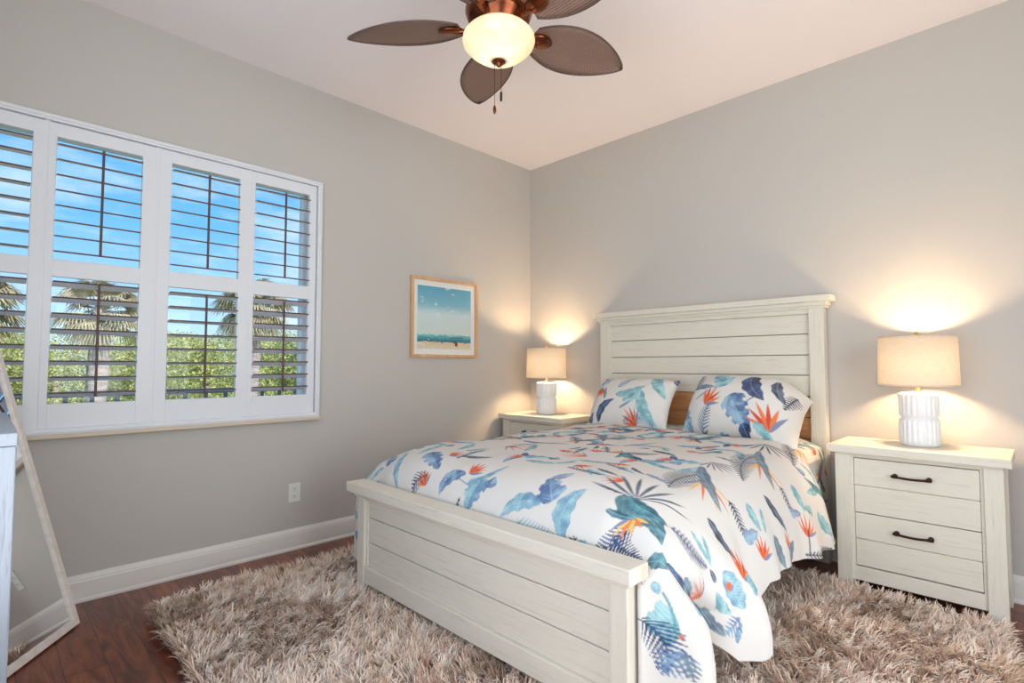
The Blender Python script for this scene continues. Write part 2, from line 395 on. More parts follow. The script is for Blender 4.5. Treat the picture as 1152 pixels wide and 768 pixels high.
def shutter(y0, y1, oy0, oy1, tilt_top, tilt_bot, label, dz=0):
    """panel between y0..y1 with louvre opening oy0..oy1; origin at its hinge foot"""
    t = thing('shutter_panel', label, 'shutter', (0, y0, .842), 0, 'plantation shutter panels')
    w = y1 - y0; a, c = oy0 - y0, oy1 - y0
    zt0, zt1, zb0, zb1, top = 1.652 - .842, 2.246 - .842, .960 - .842, 1.568 - .842, 2.312 - .842
    b = MB(); X0, X1 = -.014, .014
    b.box(X0, X1, .002, a, 0, top, .003); b.box(X0, X1, c, w - .002, 0, top, .003)
    b.box(X0, X1, a - .001, c + .001, 0, zb0, .002); b.box(X0, X1, a - .001, c + .001, zb1, zt0, .002); b.box(X0, X1, a - .001, c + .001, zt1, top, .002)
    b.build('shutter_frame', M_SHUT, t)
    for z0, z1, n, tilt in ((zt0, zt1, 8, tilt_top), (zb0, zb1, 8, tilt_bot)):
        pitch = (z1 - z0) / n
        for k in range(n):
            zc = z0 + pitch * (k + .5) + .004
            prof = [(-.036, 0), (-.030, -.0024), (0, -.0042), (.030, -.0030), (.0355, -.0020), (.0355, .0020), (.030, .0030), (0, .0042), (-.030, .0024)]
            ca, sa = math.cos(tilt), math.sin(tilt)
            pr = [(x * ca + z * sa, zc - x * sa + z * ca) for x, z in prof]
            b = MB(); b.prism(pr, 'y', a + .002, c - .002, mat=M_LOUV)
            # backlit shade painted as a dark strip on the louvre's leading edge
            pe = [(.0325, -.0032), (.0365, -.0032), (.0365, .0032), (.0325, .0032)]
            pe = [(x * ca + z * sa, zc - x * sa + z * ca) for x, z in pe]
            b.prism(pe, 'y', a + .002, c - .002, mat=M_BACKLIT)
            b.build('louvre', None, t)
        yc = (a + c) / 2 + .004
        b = MB(); b.box(.040, .049, yc - .0055, yc + .0055, z0 + .03, z1 - .03, .002); b.build('tilt_rod', M_BACKLIT, t)  # backlit shade painted into the rod's colour
    return t
R = math.radians
shutter(-2.471, -2.060, -2.443, -2.110, R(11), R(-20), 'white shutter panel at the right end of the window, nearest the picture')
shutter(-2.937, -2.475, -2.878, -2.532, R(12), R(-6), 'white shutter panel second from the right end of the window')
shutter(-3.391, -2.941, -3.356, -3.012, R(12), R(-15), 'white shutter panel third from the right end, above the mirror side')
shutter(-3.868, -3.395, -3.820, -3.443, R(3), R(-13), 'white shutter panel cut off by the left edge of the photo')

# ================================================================== FRAMED PICTURE, OUTLET
pic = thing('framed_picture', 'oak-framed beach watercolour with white mat on the grey window wall', 'picture', (0, -1.0, 1.207))
b = MB(); w = .326; h = .615
for (y0, y1, z0, z1) in ((-w, -w + .022, 0, h), (w - .022, w, 0, h), (-w + .0215, w - .0215, 0, .022), (-w + .0215, w - .0215, h - .022, h)): b.box(0.001, .026, y0, y1, z0, z1, .0015)
b.build('picture_frame', M_OAK, pic)
b = MB(); b.box(.001, .010, -w + .015, w - .015, .015, h - .015, 0); b.build('mat_board', M_CANVASW, pic)
def mat_art():
    m, nt, b = new_mat('beach_watercolour', (.8, .8, .8, 1), .8)
    t = N(nt, 'ShaderNodeTexCoord'); s = N(nt, 'ShaderNodeSeparateXYZ'); nt.links.new(t.outputs['Object'], s.inputs[0])
    n = noise(nt, coords(nt, (1, 3, 9)), 5, 5, .6, .5)
    z = N(nt, 'ShaderNodeMath', operation='MULTIPLY_ADD'); nt.links.new(n, z.inputs[0]); z.inputs[1].default_value = .06; nt.links.new(s.outputs['Z'], z.inputs[2])
    mr = N(nt, 'ShaderNodeMapRange'); nt.links.new(z.outputs[0], mr.inputs[0]); mr.inputs[1].default_value = .075; mr.inputs[2].default_value = .60
    c = ramp(nt, mr.outputs[0], [(.0, srgb(.88, .88, .85)), (.06, srgb(.88, .82, .70)), (.135, srgb(.85, .78, .64)), (.15, srgb(.20, .42, .50)), (.19, srgb(.25, .58, .64)), (.235, srgb(.45, .72, .74)), (.26, srgb(.80, .86, .84)), (.56, srgb(.80, .87, .88)), (.70, srgb(.50, .73, .80)), (.98, srgb(.36, .64, .75))])
    n2 = noise(nt, coords(nt, (1, 2.6, 5)), 3.1, 3, .5)
    c = mixc(nt, ramp(nt, n2, [(.60, (0, 0, 0, 1)), (.68, (.8, .8, .8, 1))]), c, srgb(.86, .90, .92))
    nt.links.new(c, b.inputs['Base Color']); return m
b = MB(); b.box(.009, .0112, -w + .062, w - .062, .065, h - .065, 0, mat=mat_art())
mr_ = mat_paint('red_brown_daub', srgb(.50, .20, .14), .8, 30, 0)
b.box(.0111, .0118, .085, .125, .112, .122, 0, mat=mr_); b.box(.0111, .0118, .10, .125, .090, .112, 0, mat=mr_)
b.box(.0111, .0118, .060, .175, .155, .160, 0, mat=mat_paint('deep_teal_daub', srgb(.14, .28, .36), .8, 30, 0))
b.build('beach_print', None, pic)

ot = thing('wall_outlet', 'white double wall outlet below the window, above the baseboard', 'outlet', (0, -2.17, .290))
b = MB(); b.box(0, .006, -.037, .037, 0, .118, .002); b.build('cover_plate', M_OUTLET, ot)
for zc in (.036, .082):
    b = MB(); b.lathe([(.0165, 0), (.0165, .003)], seg=20, mat=M_OUTLET, M=Matrix.Translation((.005, 0, zc)) @ Matrix.Rotation(PI / 2, 4, 'Y'))
    for dy in (-.006, .006): b.box(.0078, .0086, dy - .0012, dy + .0012, zc - .001, zc + .008, 0, mat=M_DARK)
    b.box(.0078, .0086, -.002, .002, zc - .010, zc - .006, 0, mat=M_DARK)
    b.build('socket', None, ot)

# ================================================================== BED
BX = 1.635
bed = thing('bed', 'whitewashed plank farmhouse bed frame with tall headboard and low footboard', 'bed', (BX, -1.1, 0))
O = (-BX, 1.1)            # world -> bed local offset
def wb(b, x0, x1, y0, y1, z0, z1, bev=.003, mat=None): b.box(x0 + O[0], x1 + O[0], y0 + O[1], y1 + O[1], z0, z1, bev, mat)
for x0, x1 in ((.838, .918), (2.353, 2.433)):
    b = MB(); wb(b, x0, x1, -.082, -.012, 0, 1.49); b.build('headboard_post', WZ, bed)
b = MB(); wb(b, .79, 2.48, -.112, -.004, 1.522, 1.560, .004); b.build('headboard_cap', WX, bed)
b = MB(); wb(b, .812, 2.458, -.098, -.006, 1.497, 1.524, .006); wb(b, .826, 2.445, -.088, -.006, 1.483, 1.499, .003); b.build('headboard_moulding', WX, bed)
b = MB(); wb(b, .915, 2.356, -.074, -.02, 1.455, 1.485, .002); wb(b, .915, .925, -.068, -.03, .35, 1.46, .002); wb(b, 2.346, 2.356, -.068, -.03, .35, 1.46, .002); b.build('headboard_rail', WX, bed)
zs = [1.457, 1.334, 1.207, 1.084, .957, .830, .705, .58, .455, .33]
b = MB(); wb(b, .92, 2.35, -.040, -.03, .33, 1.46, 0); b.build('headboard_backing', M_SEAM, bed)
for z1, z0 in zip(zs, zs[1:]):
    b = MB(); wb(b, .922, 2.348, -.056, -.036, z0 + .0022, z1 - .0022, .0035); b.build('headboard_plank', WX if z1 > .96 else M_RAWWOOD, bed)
# footboard
for x0, x1 in ((.864, .926), (2.386, 2.448)):
    b = MB(); wb(b, x0, x1, -2.210, -2.150, 0, .495); b.build('footboard_post', WZ, bed)
b = MB(); wb(b, .820, 2.486, -2.252, -2.150, .508, .556, .004); b.build('footboard_cap', WX, bed)
b = MB(); wb(b, .850, 2.461, -2.224, -2.15, .488, .510, .003); wb(b, .926, 2.386, -2.204, -2.16, .470, .490, .002); b.build('footboard_moulding', WX, bed)
b = MB(); wb(b, .920, 2.392, -2.207, -2.16, .070, .150, .003); wb(b, .925, .940, -2.196, -2.165, .15, .474, .002); wb(b, 2.372, 2.387, -2.196, -2.165, .15, .474, .002); b.build('footboard_rail', WX, bed)
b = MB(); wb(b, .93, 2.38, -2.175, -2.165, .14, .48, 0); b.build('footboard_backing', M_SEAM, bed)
for z0, z1 in ((.386, .472), (.264, .386), (.148, .264)):
    b = MB(); wb(b, .938, 2.374, -2.190, -2.170, z0 + .002, z1 - .002, .003); b.build('footboard_plank', WX, bed)
for x0, x1 in ((.872, .900), (2.390, 2.418)):
    b = MB(); wb(b, x0, x1, -2.15, -.08, .19, .34); b.build('side_rail', M_RAWWOOD, bed)
for k in range(8):
    b = MB(); wb(b, .895, 2.395, -2.0 + k * .25, -1.92 + k * .25, .275, .30); b.build('bed_slat', M_RAWWOOD, bed)
# mattress
b = MB(); b.box(.93, 2.34, -2.03, -.135, .301, .60, .05); mt = b.build('mattress', M_MATTRESS); tag(mt, 'thick off-white mattress under the printed duvet in the bed frame', 'mattress')

# ------------------------------------------------------------------ printed cloth
# BEGIN_CLOTH
def _poly(t, tab):
    tab = np.asarray(tab, float); seg = np.r_[0, np.cumsum(np.hypot(*np.diff(tab, axis=0).T))]
    return np.interp(t, seg, tab[:, 0]), np.interp(t, seg, tab[:, 1]), seg[-1]
def _smoothtab(tab, n=400):
    tab = np.asarray(tab, float); seg = np.r_[0, np.cumsum(np.hypot(*np.diff(tab, axis=0).T))]
    t = np.linspace(0, seg[-1], n); o = np.c_[np.interp(t, seg, tab[:, 0]), np.interp(t, seg, tab[:, 1])]
    k = np.hanning(31); k /= k.sum()
    p = np.pad(o, ((15, 15), (0, 0)), mode='reflect', reflect_type='odd')
    return np.c_[np.convolve(p[:, 0], k, 'valid'), np.convolve(p[:, 1], k, 'valid')]
XTAB = _smoothtab([(0, .728), (.5, .727), (.66, .714), (.78, .672), (.865, .598), (.92, .49), (.955, .37), (.975, .26), (.985, .15), (.99, .02)])
YTAB = _smoothtab([(-.12, 0), (-1.86, 0), (-1.97, .014), (-2.05, .045), (-2.105, .10), (-2.13, .17), (-2.135, .26), (-2.137, .40)])
VMAX = _poly(0, YTAB)[2]; BXC = 1.635
def sstep(a, b, x):
    t = np.clip((x - a) / (b - a), 0, 1); return t * t * (3 - 2 * t)
def hem_z(y, side):
    ys = [-2.2, -2.12, -2.06, -2.00, -1.955, -1.92, -1.87, -1.80, -1.72, -1.64, -1.5, -1.2, -.9, -.6, -.12]
    zr = [.04, .04, .06, .17, .36, .27, .215, .205, .225, .30, .345, .335, .295, .26, .25]
    zl = [.12, .12, .14, .18, .22, .24, .24, .23, .22, .23, .26, .26, .26, .26, .25]
    return np.interp(y, ys[::1], np.where(np.full(len(ys), side > 0), zr, zl))
def duvet_surface(s, v):
    """s: metres across from the centre line, v: metres from the head end -> X,Y,Z"""
    sg = np.where(s >= 0, 1.0, -1.0); a = np.abs(s)
    hx, hz, _ = _poly(a, XTAB); yl, dr, _ = _poly(v, YTAB)
    m = 1 - sstep(.62, .86, hx)
    vs = 1.74; yside = np.where(v < vs, -.12 - v, -.12 - vs - (v - vs) * .31 / (VMAX - vs))
    y = yl * m + yside * (1 - m)
    z = hz - dr * m
    d = np.clip(.72 - z, 0, 1) * (1 - m)
    # keep inside the posts near the head (nightstand stands beside it)
    g = np.interp(-y, [0, .45, .56, .70, 3], [.10, .40, .85, 1.0, 1.0])
    hx = np.where(hx > .78, .78 + (hx - .78) * g, hx)
    w = sstep(.06, .46, d) * np.interp(-y, [0, .45, .7, 3], [.25, .4, 1, 1])
    q = y + .22 * d
    rip = (.016 * np.sin(q * 2 * np.pi / .46 + 1.0) + .010 * np.sin(q * 2 * np.pi / .27 + 2.0 + sg) + .006 * np.sin(y * 41 + 9 * d))
    fold = .080 * np.exp(-((y + 1.74 + .45 * np.maximum(.36 - d, 0)) / .10) ** 2) - .085 * np.exp(-((y + 1.945 + .75 * np.maximum(.36 - d, 0)) / .045) ** 2) + .030 * np.exp(-((y + 2.06) / .07) ** 2) * (1 - 1.3 * np.clip(d - .2, 0, .5))
    hx = hx + w * rip + np.where(sg > 0, 1, .25) * w * fold
    c = np.where(sg > 0, sstep(.72, 1.0, (v - vs) / (VMAX - vs)), sstep(.86, 1.0, (v - vs) / (VMAX - vs))) * (1 - m)
    hx = np.where(hx > .835, hx * (1 - c) + .835 * c, hx)
    c2 = sstep(.55, 1.0, (v - vs) / (VMAX - vs)) * (1 - sstep(.84, .93, hx)); z = z * (1 - c2) + np.minimum(z, .50) * c2
    # soft wrinkles on top
    x = BXC + sg * hx
    yy, xx = y, s
    wr = (.0050 * np.sin(5.1 * xx + 3.3 * yy + 1.2 * np.sin(4 * yy)) + .0040 * np.sin(9.7 * yy + 2.1 * np.sin(3.7 * xx)) + .0022 * np.sin(17 * xx - 11 * yy + 2 * np.sin(6 * xx + 1)))
    z = z + wr * m * sstep(0, .15, v)
    z = z + .012 * m * np.exp(-((y + .55) / .12) ** 2)
    return x, y, z
def duvet_grid(step=.0042):
    nv = int(VMAX / step); v = np.linspace(0, VMAX, nv)
    # hem arc length on each side as a function of v
    aa = np.linspace(0, _poly(0, XTAB)[2], 600); hz = _poly(aa, XTAB)[1]
    vs = 1.74; ys = np.where(v < vs, -.12 - v, -.12 - vs - (v - vs) * .31 / (VMAX - vs))
    sR = np.interp(-hem_z(ys, 1), -hz, aa); sL = np.interp(-hem_z(ys, -1), -hz, aa)
    ns = int((sR.max() + sL.max()) / step); t = np.linspace(0, 1, ns)
    S = -sL[:, None] * (1 - t)[None] + sR[:, None] * t[None]
    Vv = np.repeat(v[:, None], ns, 1)
    return S, Vv
# END_CLOTH

def vnoise(x, y, f, seed=0):
    rs = np.random.RandomState(seed); T = rs.rand(64, 64)
    X = x * f; Y = y * f; xi = np.floor(X).astype(int); yi = np.floor(Y).astype(int); fx = X - xi; fy = Y - yi
    fx = fx * fx * (3 - 2 * fx); fy = fy * fy * (3 - 2 * fy)
    g = lambda i, j: T[i % 64, j % 64]
    return (g(xi, yi) * (1 - fx) + g(xi + 1, yi) * fx) * (1 - fy) + (g(xi, yi + 1) * (1 - fx) + g(xi + 1, yi + 1) * fx) * fy
def L3(c): return np.array(srgb(*c)[:3])
NAVY, BLUE, SKY, TEAL, DTEAL, GREY, AQUA = L3((.15, .18, .33)), L3((.29, .41, .60)), L3((.60, .74, .83)), L3((.40, .62, .66)), L3((.22, .37, .43)), L3((.38, .44, .52)), L3((.66, .82, .84))
ORANGE, RED, YELL, PEACH, LILAC = L3((.90, .50, .30)), L3((.82, .32, .24)), L3((.93, .74, .42)), L3((.93, .77, .67)), L3((.52, .54, .66))
CLOTH = L3((.865, .85, .83))
PAL = {'n': (NAVY, BLUE), 'b': (BLUE, SKY), 's': (L3((.40, .57, .70)), AQUA), 't': (TEAL, AQUA), 'd': (DTEAL, TEAL), 'g': (GREY, L3((.52, .62, .66))), 'o': (RED, ORANGE), 'y': (ORANGE, YELL), 'l': (LILAC, SKY), 'k': (L3((.17, .19, .27)), GREY), 'p': (PEACH, ORANGE)}
def paint(C, S, V, motifs):
    for (kind, pal, bs, bv, ts, tv, wd, bend) in motifs:
        wd = wd * (.84 if kind in ('leaf', 'mon') else .85)
        L = math.hypot(ts - bs, tv - bv)
        if L < 1e-4: continue
        R_ = L * (.75 + abs(bend)) + wd
        idx = np.nonzero((np.abs(S - (bs + ts) / 2) < R_) & (np.abs(V - (bv + tv) / 2) < R_))[0]
        if not len(idx): continue
        s = S[idx]; v = V[idx]
        us, uv = (ts - bs) / L, (tv - bv) / L
        t = ((s - bs) * us + (v - bv) * uv) / L
        w = (-(s - bs) * uv + (v - bv) * us) - bend * L * 4 * t * (1 - t)
        tt = np.clip(t, 0, 1); aw = np.abs(w); c1, c2 = PAL[pal]
        AA = .0022
        if kind == 'flower':
            for k in range(6):
                a = (k - 2.5) * .34; ll = L * (1 - .09 * abs(k - 2)); 
                x = (t * L) * math.cos(a) + w * math.sin(a); y = -(t * L) * math.sin(a) + w * math.cos(a)
                tk = x / ll; ww = wd * .105 * np.sin(np.pi * np.clip(tk, 0, 1) ** .7) * (tk > 0) * (tk < 1)
                al = np.clip((ww - np.abs(y)) / AA + .5, 0, 1) * (ww > 0)
                col = (RED if k % 2 else ORANGE) if pal == 'o' else (ORANGE if k % 2 else YELL)
                if k == 5: col = LILAC
                C[idx] = C[idx] * (1 - al[:, None]) + col * al[:, None]
            continue
        n1 = vnoise(s + 3, v + 5, 38, 1); n2 = vnoise(s + 1, v + 9, 90, 2)
        inside = (t > 0) & (t < 1)
        if kind == 'leaf':        # broad smooth leaf with midrib
            env = wd / 2 * np.sin(np.pi * tt ** .75) ** .75
            env = env * (1 + .10 * np.sin(t * 23 + bs * 40) )
            al = np.clip((env - aw) / AA + .5, 0, 1) * inside
            vein = np.abs(((t * L - aw * .7) / .011) % 1 - .5) * 2
            mixv = np.clip(.05 + 1.1 * n1 ** 1.3 + .35 * (n2 - .5) + .25 * np.sin(t * 5 + bs * 9) * np.sign(w + 1e-9) - .42 * (vein > .72), 0, 1)
            col = c1 * (1 - mixv)[:, None] + c2 * mixv[:, None]
            rim = np.clip(1 - np.abs(env - aw) / .003, 0, 1)[:, None] * .5; col = col * (1 - rim) + c1 * .7 * rim
            rib = np.clip(1 - aw / .0022, 0, 1)[:, None] * .6; col = col * (1 - rib) + AQUA * rib
        elif kind == 'mon':       # heart-shaped, lobed leaf
            env = wd / 2 * (np.sin(np.pi * tt ** .55)) ** .6
            notch = .72 + .28 * np.clip(np.sin((t * L - aw * .5) / .028 * np.pi) * 2 + 1.2, 0, 1)
            env = env * notch
            al = np.clip((env - aw) / AA + .5, 0, 1) * inside
            vein = np.abs(((t * L - aw * .8) / .016) % 1 - .5) * 2
            mixv = np.clip(.02 + 1.1 * n1 ** 1.3 + .35 * (n2 - .5) + .28 * np.sign(w) - .42 * (vein > .76), 0, 1)
            col = c1 * (1 - mixv)[:, None] + c2 * mixv[:, None]
            rim = np.clip(1 - np.abs(env - aw) / .003, 0, 1)[:, None] * .5; col = col * (1 - rim) + c1 * .7 * rim
            rib = np.clip(1 - aw / .002, 0, 1)[:, None] * .7; col = col * (1 - rib) + AQUA * rib
        elif kind == 'palm':      # frond with separate leaflets
            env = wd / 2 * np.sin(np.pi * np.clip(tt, .02, 1) ** .8) ** .6
            sp = .0165
            u = ((t * L - aw * .75) / sp) % 1
            duty = .62 * (1 - (aw / np.maximum(env, 1e-4)) ** 2 * .75)
            al = np.clip((duty - np.abs(u - .5) * 2) * sp / AA / 1.2 + .5, 0, 1) * (aw < env) * inside * (duty > 0)
            al = np.maximum(al, np.clip((.0030 - aw) / AA + .5, 0, 1) * inside)
            mixv = np.clip(n1 * 1.1 - .15, 0, 1) * .8
            col = c1 * (1 - mixv)[:, None] + c2 * mixv[:, None]
        elif kind == 'fan':       # short spiky tuft
            ang = np.arctan2(w, t * L + 1e-9); r = np.hypot(w, t * L) / L
            u = (ang / .33) % 1; al = np.clip((.62 * (1 - r ** 2) - np.abs(u - .5) * 2 * .9) * 5, 0, 1) * (r < 1) * (np.abs(ang) < 1.2)
            col = c1 * (1 - n1)[:, None] + c2 * n1[:, None]
        elif kind == 'stem':
            al = np.clip((wd / 2 - aw) / AA + .5, 0, 1) * inside; col = np.repeat(c1[None], len(idx), 0)
        elif kind == 'wisp':      # pale brushed streak
            env = wd / 2 * np.sin(np.pi * tt) ** .7
            al = np.clip((env - aw) / (AA * 3) + .5, 0, 1) * inside * np.clip(n2 + .35, 0, .9); col = c1 * (1 - n1)[:, None] + c2 * n1[:, None]
        al = (al * .93)[:, None]
        C[idx] = C[idx] * (1 - al) + col * al

def cluster(cs, cv, ang, sc, kind):
    """a bouquet of the print around a point"""
    out = []
    def add(k, p, x0, y0, x1, y1, w, bend=0):
        c, s_ = math.cos(ang), math.sin(ang)
        f = lambda x, y: (cs + sc * (x * c - y * s_), cv + sc * (x * s_ + y * c))
        a, b_ = f(x0, y0), f(x1, y1); out.append((k, p, a[0], a[1], b_[0], b_[1], w * sc, bend))
    if kind == 0:
        add('palm', 'n', 0, .02, -.13, -.14, .12, .1); add('mon', 'd', .01, 0, .10, -.17, .10, .05); add('leaf', 'd', .0, .01, .15, -.05, .06, -.1)
        add('flower', 'y', 0, .02, .02, .12, .08); add('palm', 'k', .02, 0, .08, .12, .05)
    elif kind == 1:
        add('leaf', 'b', 0, 0, -.12, -.07, .06, .2); add('mon', 's', .01, 0, .04, .16, .10); add('leaf', 'n', .02, 0, .11, -.04, .05); add('flower', 'o', 0, -.01, .02, -.10, .07)
    elif kind == 2:
        add('leaf', 's', 0, 0, .04, -.18, .06, .1); add('palm', 's', 0, 0, -.15, -.01, .07, .1); add('leaf', 't', -.04, 0, -.22, -.06, .06); add('mon', 'b', -.08, -.12, -.08, -.20, .08)
    elif kind == 3:
        add('leaf', 'k', 0, 0, -.03, -.16, .035, .08); add('leaf', 't', .05, 0, .02, -.16, .04, .1); add('leaf', 't', .05, .0, .09, -.10, .03); add('flower', 'o', .05, .12, .05, 0.01, .09); add('palm', 'k', .12, .10, .05, -.12, .05)
    return out

MOT = [
('mon','b',-0.724,1.928,-0.743,2.043,.08,0), ('leaf','s',-0.648,1.880,-0.533,2.103,.05,.05), ('leaf','s',-0.829,2.205,-0.750,2.067,.03,0),
('palm','s',-0.765,2.175,-0.616,2.091,.05,0), ('mon','b',-0.481,1.856,-0.293,1.958,.12,0), ('palm','n',-0.329,2.001,-0.408,2.109,.11,.2),
('flower','o',-0.322,2.049,-0.386,1.989,.07,0), ('leaf','b',-0.114,1.940,-0.214,2.073,.09,.2), ('flower','o',-0.088,1.940,-0.054,1.850,.09,0),
('mon','s',0.007,1.940,-0.022,2.091,.15,0), ('mon','b',0.070,1.989,0.068,1.928,.08,0), ('leaf','s',-0.052,1.983,0.062,1.832,.04,.12),
('stem','s',-0.128,1.977,-0.030,1.995,.006,0), ('mon','b',0.415,1.989,0.337,1.886,.15,0), ('leaf','s',0.368,2.001,0.182,2.085,.08,.15),
('palm','s',0.276,2.085,0.464,2.097,.10,.1), ('leaf','s',0.496,2.103,0.525,1.904,.10,-.15), ('leaf','l',0.344,1.880,0.407,1.820,.05,.1),
('flower','o',0.609,1.784,0.515,1.790,.05,0), ('fan','k',0.712,1.886,0.657,1.675,.05,0), ('leaf','d',0.655,1.886,0.883,2.133,.13,-.05),
('leaf','d',0.678,1.880,0.860,1.995,.08,.05), ('palm','n',0.752,2.043,0.641,2.097,.15,-.2), ('palm','n',0.694,2.061,0.825,2.212,.07,.1),
('flower','y',0.737,1.995,0.739,2.103,.10,0), ('leaf','d',0.643,1.964,0.755,2.007,.035,0), ('leaf','s',0.564,2.097,0.633,2.103,.04,0),
('palm','k',0.713,1.332,0.718,1.657,.16,.1), ('flower','y',0.735,1.416,0.867,1.585,.07,0), ('leaf','g',0.659,1.265,0.888,1.531,.07,.08),
('fan','k',0.652,1.163,0.757,1.217,.05,0), ('leaf','l',0.593,1.609,0.715,1.621,.04,.1), ('palm','k',0.711,0.735,0.809,1.181,.14,.1),
('flower','y',0.749,0.868,0.873,1.042,.07,0), ('leaf','g',0.676,0.663,0.898,1.000,.06,.08), ('fan','k',0.648,0.506,0.761,0.645,.05,0),
('leaf','g',0.621,1.049,0.717,1.012,.03,.1), ('palm','k',0.699,0.337,0.829,0.591,.10,0), ('flower','y',0.752,0.331,0.877,0.452,.07,0),
('leaf','d',0.895,0.609,1.133,0.036,.06,.1), ('leaf','t',1.070,0.639,1.191,0.542,.08,0), ('leaf','k',0.892,1.127,1.060,1.061,.055,.08),
('palm','k',0.887,0.922,1.019,0.940,.06,.05), ('mon','l',1.001,0.958,1.023,0.868,.06,0), ('leaf','t',0.900,0.807,1.022,0.832,.06,0),
('mon','t',1.046,0.717,1.002,0.826,.06,0), ('flower','o',1.118,0.886,1.023,0.826,.06,0), ('stem','k',1.090,0.868,1.193,0.910,.007,0),
('leaf','k',0.882,1.639,1.024,1.639,.055,.08), ('palm','k',0.858,1.416,1.014,1.440,.07,.05), ('mon','l',1.002,1.452,0.998,1.344,.07,0),
('leaf','t',0.892,1.314,1.004,1.320,.06,.05), ('leaf','t',0.930,1.229,1.015,1.296,.03,0), ('flower','o',1.094,1.374,1.014,1.326,.08,0),
('palm','n',0.860,1.983,1.012,1.844,.11,.1), ('leaf','t',0.896,1.832,1.015,1.808,.04,0), ('leaf','t',0.923,1.754,1.005,1.808,.03,0),
('flower','o',1.073,1.663,1.013,1.579,.09,0), ('leaf','g',1.043,1.205,1.176,1.181,.07,.05), ('leaf','g',1.178,1.127,1.107,1.012,.06,0),
('flower','o',1.123,1.103,1.056,1.049,.06,0), ('palm','k',1.184,0.934,1.238,0.585,.05,0), ('leaf','d',0.849,2.212,0.976,2.163,.08,0),
('leaf','n',0.946,2.163,1.157,1.850,.05,.08), ('mon','t',1.071,2.013,1.108,2.091,.09,0), ('leaf','g',1.143,1.868,1.217,1.820,.05,0),
('mon','t',1.130,2.199,1.139,2.290,.16,0), ('stem','t',1.156,2.212,1.043,2.230,.010,.1), ('palm','n',1.127,2.314,1.278,2.242,.14,-.25),
('palm','b',1.207,2.193,1.284,2.248,.12,.1), ('palm','g',1.207,2.193,1.284,2.187,.07,0), ('flower','o',1.104,1.904,1.043,2.013,.04,0),
('flower','o',1.171,2.193,1.160,2.199,.04,0), ('leaf','s',1.032,1.741,1.156,1.699,.10,.05), ('mon','t',1.071,1.609,1.123,1.645,.07,0),
('leaf','b',1.246,1.760,1.191,1.723,.03,0), ('leaf','t',1.093,1.832,1.161,1.754,.05,.1), ('palm','b',1.175,1.723,1.222,1.802,.07,0),
('leaf','g',1.188,1.832,1.227,1.802,.04,0), ('leaf','k',1.060,1.814,1.018,1.832,.04,0), ('flower','o',1.092,1.735,1.059,1.741,.06,0),
('leaf','g',1.022,2.043,1.073,1.970,.04,.1), ('leaf','s',1.013,2.254,1.049,2.242,.04,0), ('leaf','d',-0.330,1.344,-0.074,1.259,.05,.1),
('leaf','k',-0.275,1.820,-0.102,1.772,.04,0), ('leaf','l',0.237,1.585,0.423,1.519,.05,.1), ('leaf','k',0.336,1.115,0.498,1.193,.05,0),
('leaf','l',0.143,1.091,0.190,0.814,.04,0), ('flower','o',-0.267,1.525,-0.083,1.525,.05,0), ('flower','o',0.215,1.488,0.071,1.506,.05,0)
]
rnd = random.Random(5)
def fill_motifs(s0, s1, v0, v1, step, avoid, seed, scale=1.0):
    r = random.Random(seed); out = []; k = 0; row = 0; v = v0
    while v < v1:
        s = s0 + (step * .5 if row % 2 else 0)
        while s < s1:
            ps, pv = s + r.uniform(-.03, .03), v + r.uniform(-.03, .03)
            if not any((ps - a) ** 2 + (pv - b_) ** 2 < rr * rr for a, b_, rr in avoid):
                out += cluster(ps, pv, r.uniform(-.5, .5) + (k % 3) * 2.1, scale, k % 4)
            k += 1; s += step
        v += step * .8; row += 1
    return out
def build_duvet():
    S, V = duvet_grid(); nv, ns = S.shape
    x, y, z = duvet_surface(S, V)
    C = np.repeat(CLOTH[None], nv * ns, 0)
    s, v = S.ravel(), V.ravel()
    avoid = []
    for m_ in MOT: avoid += [((m_[2] + m_[4]) / 2, (m_[3] + m_[5]) / 2, .11), (m_[2], m_[3], .085), (m_[4], m_[5], .085)]
    paint(C, s, v, fill_motifs(-1.2, 1.2, .05, 2.3, .19, avoid, 3, .8))
    paint(C, s, v, MOT)
    P = np.c_[x.ravel(), y.ravel(), z.ravel()]
    # base at the centre
    i = np.arange(nv * ns).reshape(nv, ns)
    F = np.stack([i[:-1, :-1], i[:-1, 1:], i[1:, 1:], i[1:, :-1]], -1).reshape(-1, 4)[:, ::-1]
    o = mesh_np('duvet', P, F, M_PRINT, colors=C)
    sm = o.modifiers.new('thickness', 'SOLIDIFY'); sm.thickness = .012; sm.offset = -1
    tag(o, 'white duvet printed with blue leaves and orange tropical flowers spread over the bed', 'duvet')
    return o
build_duvet()

